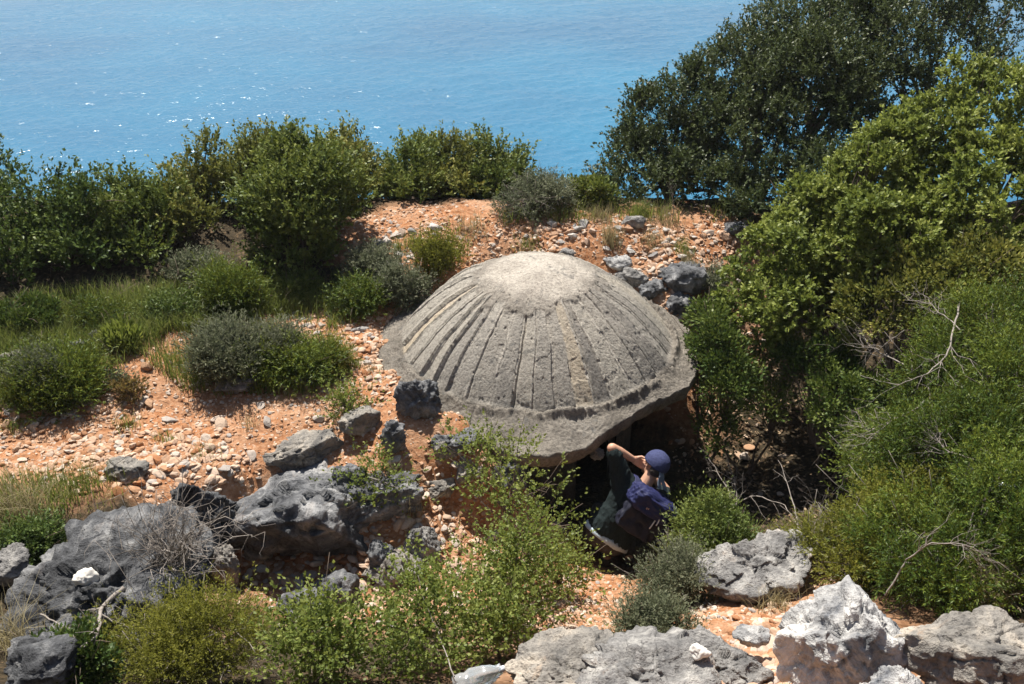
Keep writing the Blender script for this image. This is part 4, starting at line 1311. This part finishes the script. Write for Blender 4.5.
TG = 'grass tufts on the bank behind the dome'
tuft('round brown grass tuft on the orange bank above the dome, largest there', 611, 243, 22, 24, 'drygrass', 301, 200, TG)
tuft('green grass tuft on the crest of the bank under the leftmost oak', 640, 218, 24, 22, 'grass', 302, 260, TG)
tuft('straw coloured grass on the crest left of the green tuft', 600, 219, 32, 16, 'drygrass', 303, 260, TG)
tuft('low olive grass patch on the orange bank left of the brown tuft', 527, 248, 30, 12, 'grass', 304, 160, TG)
tuft('low straw grass tuft right of the brown one on the bank', 652, 245, 28, 16, 'drygrass', 305, 160, TG)
tuft('small olive grass tuft above the lichen spotted boulder', 684, 252, 24, 16, 'grass', 306, 130, TG)
tuft('small brown grass tuft between the bank and the lichen spotted boulder', 690, 266, 22, 16, 'drygrass', 307, 130, TG)
tuft('olive grass tuft on the pale rubble beside the dark brown boulder', 398, 252, 16, 18, 'grass', 308, 120, TG)
tuft('second olive grass tuft on the pale rubble, further right', 412, 246, 16, 18, 'grass', 309, 120, TG)
tuft('straw grass along the top of the pale rubble, left of the bank', 470, 232, 40, 18, 'drygrass', 310, 200, TG)
tuft('dry grass around the bare stalk at the right of the bank', 668, 222, 36, 20, 'drygrass', 311, 150, TG)
tuft('dry grey grass clump at the left edge above the big sloping boulder', 20, 520, 80, 48, 'drygrass', 312, 420, None, .8)
tuft('green grass behind the big sloping boulder, at the end of the gravel', 80, 492, 80, 22, 'grass', 313, 320, None, .8)
tuft('dry grass at the bottom left corner', 20, 650, 70, 60, 'drygrass', 314, 200, None, .9)
tuft('small green grass tuft on the orange soil beside the white boulder', 775, 605, 50, 26, 'drygrass', 315, 180, None, .8)
tuft('yellow grass at the foot of the dome chute beside the cracked boulder', 412, 510, 30, 34, 'drygrass', 316, 130)
tuft('grass tuft over the flat slab at the bottom', 650, 655, 44, 26, 'grass', 317, 160, None, .8)
tuft('broad green blades poking up before the white boulder', 805, 690, 50, 24, 'grass', 318, 40, None, .5)
tuft('pale dry grass hanging under the heath beside the white boulder', 905, 590, 70, 30, 'drygrass', 319, 240, None, .9)
tuft('small green grass tuft on the gravel below the reddish plant', 128, 425, 26, 18, 'grass', 320, 90)
tuft('sparse grass on the gravel between the brown flat rock and the wedge rock', 205, 455, 40, 14, 'grass', 322, 60)
tuft('small dry grass tuft in the middle of the gravel terrace', 250, 425, 26, 14, 'drygrass', 323, 60)
tuft('small green tuft at the left edge of the gravel terrace', 15, 430, 26, 16, 'grass', 324, 70)
tuft('green tuft in the gravel near the left foot of the dome', 345, 395, 36, 16, 'grass', 325, 90)
tuft('dry tuft against the pale edge of the dome on its left', 372, 372, 24, 14, 'drygrass', 326, 60)
tuft('thin grass by the brown flat rock', 165, 440, 24, 14, 'grass', 321, 60)

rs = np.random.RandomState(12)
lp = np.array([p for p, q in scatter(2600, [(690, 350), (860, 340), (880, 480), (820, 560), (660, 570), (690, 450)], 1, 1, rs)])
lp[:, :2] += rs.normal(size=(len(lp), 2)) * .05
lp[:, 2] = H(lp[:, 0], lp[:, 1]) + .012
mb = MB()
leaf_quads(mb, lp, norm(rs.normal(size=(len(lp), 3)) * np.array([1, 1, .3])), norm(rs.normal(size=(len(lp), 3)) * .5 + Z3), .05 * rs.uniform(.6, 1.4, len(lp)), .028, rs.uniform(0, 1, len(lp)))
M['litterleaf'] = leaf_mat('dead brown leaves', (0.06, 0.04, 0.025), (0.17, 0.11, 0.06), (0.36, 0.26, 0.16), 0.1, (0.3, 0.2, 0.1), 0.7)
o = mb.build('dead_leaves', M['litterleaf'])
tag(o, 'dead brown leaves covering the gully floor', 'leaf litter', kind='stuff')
rs = np.random.RandomState(11)
mb = MB()
pts = []
for poly, n in (([(0, 330), (180, 290), (330, 300), (240, 322), (170, 338), (110, 372), (60, 400), (0, 410)], 14000), ([(120, 350), (330, 345), (365, 368), (310, 395), (180, 395), (160, 370)], 4500), ([(0, 315), (330, 300), (250, 325), (150, 345), (60, 400), (0, 400)], 9000), ([(160, 330), (370, 300), (420, 280), (350, 330), (250, 335)], 2500), ([(0, 300), (340, 275), (340, 310), (0, 340)], 7000),
                ([(500, 208), (740, 212), (735, 222), (500, 226)], 1000), ([(0, 480), (110, 480), (90, 500), (0, 540)], 900), ([(640, 560), (760, 530), (830, 560), (700, 600), (640, 640)], 1000), ([(860, 560), (1024, 560), (1024, 615), (860, 600)], 900)):
    pts += [p for p, s in scatter(n, poly, 1, 1, rs)]
pts = np.array(pts)
pts[:, :2] += rs.normal(size=(len(pts), 2)) * .03
kk = fbm(pts * 2.2, 3) + rs.normal(size=len(pts)) * .2 > -.25
pts = pts[kk & ~in_dome(pts[:, 0], pts[:, 1], 1.6)]
blades(mb, rs, pts, .2, .008, .7)
o = mb.build('grass', M['grass'])
tag(o, 'thin green grass between the shrubs and stones', 'grass', kind='stuff')


# --- dead wood
def dead(label, cat, name, path, r0, seed, mat='deadwood', twigs=6, tl=.25, group=None):
    """a bare branch along given points with thinner side twigs"""
    r = np.random.RandomState(seed)
    path = np.array(path, float)
    t = np.linspace(0, len(path) - 1, len(path) * 5)
    k = np.minimum(t.astype(int), len(path) - 2)
    P = path[k] * (1 - (t - k))[:, None] + path[k + 1] * (t - k)[:, None]
    L = np.linalg.norm(path[-1] - path[0])
    w = np.cumsum(r.normal(size=P.shape), 0)
    w -= w[0] + (w[-1] - w[0]) * np.linspace(0, 1, len(P))[:, None]
    P = P + w * .008 * max(L, .3)
    rad = np.linspace(r0, r0 * .25, len(P))
    mb = MB()
    tube(mb, P, rad, 6)
    for j in range(twigs):
        i = r.randint(len(P) // 5, len(P) - 1)
        d = norm(P[min(i + 1, len(P) - 1)] - P[i - 1]) + rnd_unit(r, 1)[0] * .9
        q = P[i] + norm(d) * tl * r.uniform(.4, 1.1)
        lp = limb(r, P[i], q, 6, .12)
        tube(mb, lp, np.linspace(rad[i] * .6, r0 * .12, 6), 4)
        for _ in range(2):
            a = lp[r.randint(2, 5)]
            tube(mb, limb(r, a, a + norm(q - P[i] + rnd_unit(r, 1)[0] * .25) * tl * .4, 4, .12), np.linspace(rad[i] * .3, r0 * .1, 4), 3)
    o = mb.build(name, M[mat], None, org=path[0])
    return tag(o, label, cat, group)


DG = 'bare branches in the gully and heath'
dead('pale bare branch forking beside the heath, running down from the bright trees', 'branch', 'dead_branch', [at_d(960, 300, 7.6), at_d(945, 345, 7.2), at_d(925, 375, 7.0), at_d(895, 385, 7.3), at_d(860, 375, 8.0)], .008, 401, twigs=12, tl=.4, group=DG)
dead('tangle of grey bare twigs at the left edge of the heath', 'branch', 'dead_branch', [at_d(925, 400, 6.8), at_d(895, 420, 6.9), at_d(868, 445, 7.0), at_d(848, 470, 7.2)], .006, 402, twigs=18, tl=.35, group=DG)
dead('long grey bare branch under the lowest bright tree', 'branch', 'dead_branch', [at_d(905, 365, 8.2), at_d(870, 345, 8.5), at_d(850, 315, 8.9)], .007, 403, twigs=16, tl=.4, group=DG)
dead('arched pale bare branch over the lowest heath bush', 'branch', 'dead_branch', [at_d(885, 595, 5.7), at_d(905, 560, 5.65), at_d(930, 543, 5.55), at_d(965, 545, 5.45), at_d(995, 565, 5.4)], .006, 404, twigs=18, tl=.26, group=DG)
dead('curved pale dead branch lying below the gully over the pointed slab', 'branch', 'dead_branch', [hit(715, 525) + Z3 * .15, hit(750, 522) + Z3 * .3, hit(780, 530) + Z3 * .3, hit(800, 545) + Z3 * .1], .007, 405, twigs=4, tl=.25, group=DG)
dead('thin straight pale stick leaning in the gully right of the person', 'branch', 'dead_branch', [hit(745, 545), at_d(725, 490, 8.5), at_d(708, 458, 8.7)], .008, 406, twigs=3, tl=.2, group=DG)
dead('thin forked pale stick leaning in the middle of the gully', 'branch', 'dead_branch', [hit(805, 545), at_d(795, 500, 8.2), at_d(778, 460, 8.5)], .008, 407, twigs=5, tl=.25, group=DG)
rs_ = np.random.RandomState(88)
for k, (lb, u0, v0, u1, v1, d0, d1) in enumerate([('bare grey twig spray hanging over the gully at its right end', 905, 330, 850, 345, 7.6, 8.2), ('bare grey twig spray low in the heath edge', 880, 430, 838, 425, 7.0, 7.6),
        ('bare twig spray rising from the dry brush', 835, 560, 815, 500, 6.6, 7.2), ('thin bare twig spray in the middle of the heath', 975, 460, 930, 430, 6.3, 6.6), ('bare pale twig spray at the top of the heath', 960, 330, 905, 300, 7.3, 7.9),
        ('dead twig spray in the deep shade beside the shaded wall', 735, 520, 720, 440, 8.6, 9.0)]):
    dead(lb, 'branch', 'dead_branch', [at_d(u0, v0, d0), at_d((u0 + u1) / 2 + rs_.normal() * 6, (v0 + v1) / 2 + rs_.normal() * 6, (d0 + d1) / 2), at_d(u1, v1, d1)], .005, 430 + k, 'deadwood', 16, .32, DG)
dead('bare upright stalk on the bank below the oaks', 'branch', 'dead_branch', [hit(672, 222), hit(672, 222) + np.array([.0, 0, .2]), hit(672, 222) + np.array([-.06, 0, .38])], .006, 408, twigs=7, tl=.2)
dead('twisted pale root lying on the lower edge of the big sloping boulder', 'root', 'dead_root', [surf(125, 590) + Z3 * .02, surf(100, 612) + Z3 * .02, surf(95, 632) + Z3 * .02, surf(85, 650) + Z3 * .02], .017, 409, twigs=7, tl=.2)
dead('long thin pale stick slanting across the bottom left foreground', 'stick', 'dead_stick', [surf(42, 618) + Z3 * .03, surf(88, 640) + Z3 * .03], .006, 410, twigs=1, tl=.15)
dead('thin grey stick along the top of the cracked boulder', 'stick', 'dead_stick', [hit(372, 500) + Z3 * .22, hit(420, 520) + Z3 * .25], .006, 411, twigs=2, tl=.12)
dead('long pale grass stem arching over the largest foreground bush', 'stick', 'dead_stick', [hit(455, 690) + Z3 * .1, at_d(440, 630, 5.6), at_d(418, 575, 5.7)], .004, 412, twigs=2, tl=.15)
r = np.random.RandomState(44)
mb = MB()
b0 = surf(178, 560)
for j in range(90):
    q = b0 + np.array([r.normal() * .2, r.normal() * .16 + .05, abs(r.normal()) * .22 + .05])
    lp = limb(r, b0 + r.normal(size=3) * .05, q, 6, .25)
    tube(mb, lp, np.linspace(.004, .0015, 6), 3)
    for _ in range(3):
        a = lp[r.randint(2, 6)]
        tube(mb, limb(r, a, a + r.normal(size=3) * .09, 4, .3), np.linspace(.002, .001, 4), 3)
o = mb.build('dry_bush', M['drytwig'], None, org=b0)
tag(o, 'leafless tangle of grey twigs over the knob boulder', 'bush')

# --- more scrub on the slopes beyond both edges of the picture
kinds = [o for o in COL.objects if o.type == 'EMPTY' and o.name.split('.')[0] in ('tree', 'heath_bush', 'shrub') and len(o.children) == 2]
protos = [o for o in kinds if o.name.split('.')[0] != 'shrub'] + [o for o in kinds if o.get('label', '').startswith(('fine green', 'wide green', 'bright olive'))]
rs = np.random.RandomState(61)
spots = []
for side in (-1, 1):
    for k in range(400):
        y = rs.uniform(3.6, 11.2)
        dep_ = y * .87 + 2.4
        x = side * (dep_ * .515 + (.5 if side > 0 else .95) + 4.4 * rs.uniform() ** 1.5)
        if all(math.hypot(x - a, y - b) > .82 for a, b in spots):
            spots.append((x, y))
        if len([1 for a, b in spots if a * side > 0]) >= 36:
            break
for i, (x, y) in enumerate(spots):
    src = protos[rs.randint(len(protos))]
    c = src.copy()
    COL.objects.link(c)
    c.location = (x, y, float(H(x, y)[0]))
    c.rotation_euler = (0, 0, rs.uniform(-.8, .8))
    f = rs.uniform(.75, 1.05)
    c.scale = (f, f, f * rs.uniform(.8, 1.0))
    c['label'] = 'maquis bush on the slope beyond the %s edge of the photo' % ('left' if x < 0 else 'right')
    c['category'] = 'bush'
    c['group'] = 'bushes beyond the %s edge of the photo' % ('left' if x < 0 else 'right')
    for ch in src.children:
        d = ch.copy()
        COL.objects.link(d)
        d.parent = c
#@@PERSON
# ------------------------------------------------------------------ person crouching at the bunker
def fuse(mb, name, mat, voxel, iters, parent, org, fn=None):
    """join overlapping closed shapes into one continuous skin"""
    mb.v = [v - np.asarray(org, np.float32) for v in mb.v]
    tmp = bpy.data.objects.new('tmp', mb.mesh('tmp', None))
    COL.objects.link(tmp)
    m_ = tmp.modifiers.new('r', 'REMESH')
    m_.mode = 'VOXEL'
    m_.voxel_size = voxel
    m_.use_smooth_shade = True
    s_ = tmp.modifiers.new('s', 'SMOOTH')
    s_.iterations = iters
    s_.factor = .5
    dg = bpy.context.evaluated_depsgraph_get()
    me = bpy.data.meshes.new_from_object(tmp.evaluated_get(dg))
    bpy.data.objects.remove(tmp)
    me.name = name
    if fn:
        n = len(me.vertices)
        co, no = np.zeros(n * 3, np.float32), np.zeros(n * 3, np.float32)
        me.vertices.foreach_get('co', co)
        me.vertices.foreach_get('normal', no)
        co, no = co.reshape(-1, 3), no.reshape(-1, 3)
        me.vertices.foreach_set('co', (co + no * fn(co)[:, None]).astype(np.float32).ravel())
        me.update()
    me.materials.clear()
    me.materials.append(mat)
    o = bpy.data.objects.new(name, me)
    COL.objects.link(o)
    if parent:
        o.parent = parent
    else:
        o.location = org
    return o


M['skin'] = plain('sunlit skin', (0.52, 0.29, 0.19), .5, .4, .12, 40)
M['shirt'] = plain('dark green black shirt', (0.011, 0.018, 0.018), .9, .2, .35, 90, .3)
M['trousers'] = plain('dark grey brown trousers', (0.055, 0.05, 0.045), .9, .2, .3, 60)
M['paleblue'] = plain('pale blue cloth', (0.42, 0.50, 0.54), .85, .2, .12, 60)
M['bandana'] = plain('blue violet cloth', (0.042, 0.05, 0.115), .85, .2, .25, 70, .3)
M['navy'] = plain('navy blue nylon', (0.011, 0.014, 0.062), .65, .35, .25, 50, .2)
M['navy_shaded'] = plain('shaded navy nylon', (0.010, 0.011, 0.022), .7, .3, .25, 50, .2)  # the lid's navy again, with the shade on the bag put into the colour
M['strap'] = plain('grey blue webbing', (0.16, 0.19, 0.23), .8, .2, .2, 60)
M['red'] = plain('red cord', (0.35, 0.06, 0.035), .7, .3, .2, 60)
M['white'] = plain('white cord', (0.62, 0.62, 0.64), .7, .3, .1, 60)
M['hair'] = plain('dark brown hair', (0.03, 0.02, 0.014), .6, .4, .3, 60)
M['shoe'] = plain('brown shoe leather', (0.07, 0.045, 0.03), .7, .3, .3, 40)

V3 = lambda *a: np.array(a, float)
hip = V3(.80, 6.33, -.70)
nck = V3(1.075, 6.46, -.325)
T_ = norm(nck - hip)
L_ = V3(-.86, .12, .42)
L_ = norm(L_ - T_ * np.dot(L_, T_))
F_ = norm(np.cross(T_, L_))
if F_[1] < 0:
    F_ = -F_
shL, shR = nck + L_ * .175 - T_ * .035, nck - L_ * .175 - T_ * .035
elL, elR = V3(.812, 6.55, .005), V3(1.30, 6.68, -.52)
haL, haR = V3(1.03, 6.60, -.165), V3(1.14, 6.76, -.36)
hd = V3(1.172, 6.545, -.175)
FD = norm(V3(-.42, .85, -.22))
UD = norm(T_ * .9 + V3(0, 0, .25))
UD = norm(UD - FD * np.dot(UD, FD))
LD = norm(np.cross(UD, FD))
person = empty('person', (hip[0], hip[1], float(H(hip[0], hip[1])[0])))
tag(person, 'crouching person in dark shirt and blue violet headscarf, elbow raised, peering into the bunker', 'person')
PO = np.array(person.location)
mb = MB()
wai = hip + T_ * .17
capsule(mb, hip + L_ * .055, .125, hip - L_ * .055, .125)
capsule(mb, hip, .125, wai, .118)
capsule(mb, wai + L_ * .05, .11, nck - T_ * .12 + L_ * .07, .115)
capsule(mb, wai - L_ * .05, .11, nck - T_ * .12 - L_ * .07, .115)
capsule(mb, shL, .062, nck - T_ * .02, .07)
capsule(mb, shR, .062, nck - T_ * .02, .07)
capsule(mb, nck - T_ * .02, .058, hd - UD * .05, .052)
# head with jaw, nose, brow, ears
capsule(mb, hd + UD * .03 - FD * .012, .082, hd + UD * .028 + FD * .025, .078)
capsule(mb, hd - UD * .01 + FD * .02, .070, hd - UD * .055 + FD * .045, .045)
capsule(mb, hd - UD * .085 + FD * .06, .026, hd - UD * .08 + FD * .055, .03)
capsule(mb, hd + UD * .012 + FD * .095, .010, hd - UD * .025 + FD * .112, .014)
for s in (1, -1):
    capsule(mb, hd + LD * s * .079 + UD * .015, .012, hd + LD * s * .082 - UD * .02, .010)
    capsule(mb, hd + LD * s * .032 + UD * .018 + FD * .084, .013, hd + LD * s * .03 + UD * .018 + FD * .086, .013)
capsule(mb, hd - UD * .055 + FD * .088 + LD * .018, .008, hd - UD * .055 + FD * .088 - LD * .018, .008)
for sh, el, ha, sgn in ((shL, elL, haL, 1), (shR, elR, haR, -1)):
    capsule(mb, sh, .056, el, .042)
    fd = norm(ha - el)
    wr = ha - fd * .045
    capsule(mb, el, .042, el + (wr - el) * .35, .043)
    capsule(mb, el + (wr - el) * .35, .043, wr, .027)
    # hand: palm, four curled fingers of different lengths, thumb from the side of the palm
    side = norm(np.cross(fd, hd - ha))
    bend = norm(np.cross(side, fd))
    if np.dot(bend, hd - ha) < 0:
        bend = -bend
    kn = wr + fd * .095
    for q, ln in ((-.030, .85), (-.010, 1.0), (.011, .95), (.030, .75)):
        k0 = kn + side * q
        capsule(mb, wr + side * q * .6 + fd * .015, .017, k0, .0125)
        p1 = k0 + norm(fd * .75 + bend * .65) * .042 * ln
        p2 = p1 + norm(fd * .1 + bend * 1.0) * .028 * ln
        p3 = p2 + norm(-fd * .6 + bend * .8) * .022 * ln
        capsule(mb, k0, .0115, p1, .0095, 10)
        capsule(mb, p1, .0095, p2, .0085, 10)
        capsule(mb, p2, .0085, p3, .0075, 10)
    t0 = wr + fd * .03 - side * .026
    t1 = t0 + norm(fd * .7 - side * .5 + bend * .5) * .042
    t2 = t1 + norm(fd * .6 + bend * .9 + side * .2) * .034
    capsule(mb, t0, .015, t1, .0115, 10)
    capsule(mb, t1, .0115, t2, .009, 10)
kneeL, kneeR = V3(.76, 6.68, -.74), V3(1.0, 6.72, -.76)
gz = lambda p: float(H(p[0], p[1])[0])
ankL, ankR = V3(.80, 6.36, 0), V3(.99, 6.40, 0)
ankL[2], ankR[2] = gz(ankL) + .09, gz(ankR) + .09
for s, kn, an in ((1, kneeL, ankL), (-1, kneeR, ankR)):
    capsule(mb, hip + L_ * s * .075 - T_ * .03, .088, kn, .058)
    capsule(mb, kn, .056, kn + (an - kn) * .35, .056)
    capsule(mb, kn + (an - kn) * .35, .056, an, .036)
    capsule(mb, an - Z3 * .045, .036, an + V3(.0, .16, -.055), .03)
fuse(mb, 'body', M['skin'], .0048, 5, person, PO)
# shirt: loose torso and sleeves
mb = MB()
capsule(mb, hip + T_ * .03 + L_ * .06, .150, wai + L_ * .05, .142)
capsule(mb, hip + T_ * .03 - L_ * .06, .150, wai - L_ * .05, .142)
capsule(mb, hip + T_ * .03, .150, nck - T_ * .12, .14)
capsule(mb, wai + L_ * .05, .128, nck - T_ * .12 + L_ * .08, .126)
capsule(mb, wai - L_ * .05, .128, nck - T_ * .12 - L_ * .08, .126)
capsule(mb, shL, .078, nck - T_ * .03, .074)
capsule(mb, shR, .078, nck - T_ * .03, .074)
capsule(mb, shL, .078, shL + (elL - shL) * .80, .064)
capsule(mb, shL - T_ * .05, .075, shL + (elL - shL) * .5 - T_ * .01, .06)
capsule(mb, shR, .076, shR + (elR - shR) * .75, .062)


def folds(co):
    t = co @ T_
    s = co @ L_
    P = np.stack([t * 5 + s * 9, s * 16 - t * 7, (co @ F_) * 9], 1)
    return fbm(P, 3, True) * .012 - .006


fuse(mb, 'shirt', M['shirt'], .007, 4, person, PO, folds)
# pale hem peeping out under the shirt, trousers, shoes
mb = MB()
an = np.linspace(0, 2 * math.pi, 41)[:-1]
rings = []
for t, r in ((.02, .135), (-.015, .158), (-.042, .166), (-.048, .158), (-.01, .138)):
    rings.append(hip + T_ * t + (np.cos(an)[:, None] * L_ * (r + .052) + np.sin(an)[:, None] * F_ * r))
V = np.concatenate(rings)
V = V + T_ * (fbm(V * 14, 2) * .006)[:, None]
Q = [[i * 40 + j, i * 40 + (j + 1) % 40, ((i + 1) % 5) * 40 + (j + 1) % 40, ((i + 1) % 5) * 40 + j] for i in range(5) for j in range(40)]
mb.add(V - PO, Q)
mb.build('hem', M['paleblue'], person)
mb = MB()
capsule(mb, hip + L_ * .055 - T_ * .03, .135, hip - L_ * .055 - T_ * .03, .135)
for s, kn, a_ in ((1, kneeL, ankL), (-1, kneeR, ankR)):
    capsule(mb, hip + L_ * s * .075 - T_ * .03, .102, kn, .075)
    capsule(mb, kn, .073, a_ + (kn - a_) * .1, .056)
fuse(mb, 'trousers', M['trousers'], .008, 4, person, PO, lambda c: fbm(c * 14, 3, True) * .008 - .004)
for a_ in (ankL, ankR):
    mb = MB()
    capsule(mb, a_ - Z3 * .04 - V3(0, .02, 0), .046, a_ + V3(0, .06, -.045), .045)
    capsule(mb, a_ + V3(0, .06, -.048), .042, a_ + V3(0, .17, -.058), .036)
    fuse(mb, 'shoe', M['shoe'], .006, 2, person, PO)
# headscarf: cap of cloth over the skull, knotted at the nape with two tails
VV, TT = ico(5)
side_ = VV
Pc = VV[:, 0:1] * LD * .094 + VV[:, 1:2] * FD * .112 + VV[:, 2:3] * UD * .102
cen = hd + UD * .032 - FD * .004
cut = (VV[:, 2] - .28 * VV[:, 1]) > -.22
kept = cut[TT].all(1)
fold = (fbm(VV * np.array([2, 2, 6.0]), 3, True) * .003)[:, None]
mp = -np.ones(len(VV), int)
used = np.unique(TT[kept])
mp[used] = np.arange(len(used))
mb = MB()
mb.add((cen + Pc + VV @ np.stack([LD, FD, UD]) * fold - PO)[used], None, mp[TT[kept]])
hs = mb.build('headscarf', M['bandana'], person)
md = hs.modifiers.new('t', 'SOLIDIFY')
md.thickness = .006
nape = hd - FD * .095 - UD * .005
for q in (-1, 1):
    mb = MB()
    pts = limb(np.random.RandomState(q + 5), nape, nape - UD * .15 - FD * .03 + LD * q * .03 - V3(-.05, .0, 0), 8, .08)
    for w in (-.012, -.004, .004, .012):
        tube(mb, pts + LD * w - PO, np.full(8, .006), 6)
    mb.build('scarf_tail', M['strap'], person)
mb = MB()
capsule(mb, nape - LD * .012, .016, nape + LD * .012, .016)
mb.v = [v - PO for v in mb.v]
mb.build('scarf_knot', M['bandana'], person)
# hair at the nape and temples under the scarf
mb = MB()
capsule(mb, hd - FD * .055 - UD * .03 + LD * .03, .045, hd - FD * .055 - UD * .03 - LD * .03, .045)
fuse(mb, 'hair', M['hair'], .006, 2, person, PO, lambda c: fbm(c * 60, 2) * .004)

# backpack hanging from the back
bp_c = hip + T_ * .33 - F_ * .19 - L_ * .07
pack = empty('backpack', bp_c)
tag(pack, 'navy blue backpack with red cord and white strap on the crouching person', 'backpack')


def pad_box(name, cen_, dl, dt, df, mat, parent, seed, org):
    VV, TT = ico(5)
    e = .72
    P = np.sign(VV) * np.abs(VV) ** e
    P = P / np.maximum(np.abs(P).max(1, keepdims=True), .82)
    X = P[:, 0:1] * L_ * dl + P[:, 1:2] * T_ * dt + P[:, 2:3] * F_ * df
    X = X + (VV[:, 0:1] * L_ + VV[:, 1:2] * T_ + VV[:, 2:3] * F_) * (fbm(VV * 2.2 + seed, 4, True) * .028 - .012)[:, None]
    mb = MB()
    mb.add(X + cen_ - org, None, TT)
    return mb.build(name, mat, parent)


pad_box('main_bag', bp_c - T_ * .005, .155, .15, .09, M['navy_shaded'], pack, 3, bp_c)
pad_box('lid', bp_c + T_ * .125 - F_ * .01, .185, .075, .12, M['navy'], pack, 9, bp_c)
pad_box('side_pocket', bp_c - L_ * .175 + T_ * .05, .035, .09, .06, M['navy'], pack, 14, bp_c)
for s in (1, -1):
    mb = MB()
    a0 = bp_c + T_ * .14 + F_ * .08 + L_ * (s * .085 + .06)
    pts = np.array([a0, nck + L_ * s * .10 - F_ * .07 + T_ * .045, nck + L_ * s * .11 + F_ * .03 + T_ * .045, nck + L_ * s * .12 + F_ * .115 - T_ * .05, nck + L_ * s * .13 + F_ * .13 - T_ * .17])
    for w in np.linspace(-.02, .02, 5):
        tube(mb, pts + L_ * w - bp_c, np.full(len(pts), .007), 6)
    mb.build('shoulder_strap', M['navy'], pack)
mb = MB()
c0 = bp_c + T_ * .10 - F_ * .118 + L_ * .02
pts = np.array([c0 + L_ * .03 - T_ * .01, c0 + T_ * .012, c0 - L_ * .04 + T_ * .004, c0 - L_ * .08 + T_ * .02, c0 - L_ * .12 + T_ * .015])
tube(mb, pts - bp_c, np.full(5, .0065), 6)
mb.build('cord', M['red'], pack)
for k in range(4):
    mb = MB()
    q = pts[0] + (pts[2] - pts[0]) * (k / 5.0) - F_ * .006
    capsule(mb, q, .007, q + T_ * .006, .007, 8)
    mb.v = [v - bp_c for v in mb.v]
    mb.build('bead', M['skin'], pack)
for dx, ln in ((0, .13), (-.02, .08)):
    mb = MB()
    q = c0 - L_ * (.085 - dx)
    tube(mb, limb(np.random.RandomState(int(ln * 100)), q, q - T_ * ln - F_ * .01 + L_ * dx * .5, 6, .05) - bp_c, np.full(6, .0055), 5)
    mb.build('white_strap', M['white'], pack)
mb = MB()
q = c0 - L_ * .075 + T_ * .05
tube(mb, np.array([q, q + T_ * .03 + L_ * .012]) - bp_c, np.full(2, .008), 5)
mb.build('buckle', M['white'], pack)

# ------------------------------------------------------------------ litter
M['plastic'], nt, b, out = newmat('clear crumpled plastic')
b.inputs['Base Color'].default_value = (.75, .82, .85, 1)
b.inputs['Roughness'].default_value = .12
b.inputs['Transmission Weight'].default_value = .75
b.inputs['IOR'].default_value = 1.3


def crumpled(name, label, cat, P, dims, seed, mat, amp=.25):
    VV, TT = ico(4)
    n = fbm(VV * 2.5 + seed, 4, True)
    X = VV * np.array(dims) * .5 * (1 + amp * (n - .4))[:, None]
    mb = MB()
    mb.add(X, None, TT)
    o = mb.build(name, mat)
    o.location = P
    return tag(o, label, cat)


p = hit(480, 688)
# bottle: body with shoulder, neck and cap, dented
mb = MB()
ax = norm(V3(1, .25, .25))
b_, c_ = norm(np.cross(ax, Z3)), None
c_ = np.cross(ax, b_)
prof = [(0, .02), (.005, .04), (.05, .043), (.07, .038), (.10, .043), (.14, .041), (.17, .043), (.21, .03), (.235, .014), (.26, .014)]
V = []
an = np.linspace(0, 2 * math.pi, 33)[:-1]
for t, r in prof:
    V.append(ax * t + r * (np.cos(an)[:, None] * b_ + np.sin(an)[:, None] * c_))
V = np.concatenate(V)
V = V + (fbm(V * 22, 3, True) * .018)[:, None] * norm(V - ax * (V @ ax)[:, None])
Q = [[i * 32 + j, i * 32 + (j + 1) % 32, (i + 1) * 32 + (j + 1) % 32, (i + 1) * 32 + j] for i in range(len(prof) - 1) for j in range(32)]
mb.add(V, Q)
bo = empty('plastic_bottle', p + Z3 * .08 - ax * .14)
tag(bo, 'crushed clear plastic bottle at the bottom edge under the leafy bush', 'bottle')
mb.build('bottle_body', M['plastic'], bo)
mb = MB()
capsule(mb, ax * .258, .016, ax * .27, .016)
mb.build('bottle_cap', M['white'], bo)
M['scrap'] = plain('white plastic scrap', (.62, .68, .70), .5, .4, .15, 40)
crumpled('plastic_scrap', 'pale blue white plastic scrap caught in the heath at the right edge', 'litter', at_d(1006, 489, 6.35), (.10, .06, .08), 3, M['scrap'], .6)
crumpled('white_lump', 'pale crumpled lump under the bunker apron beside the raised elbow', 'litter', V3(.715, 6.78, -.22), (.10, .08, .085), 8, M['pale_rock'], .6)
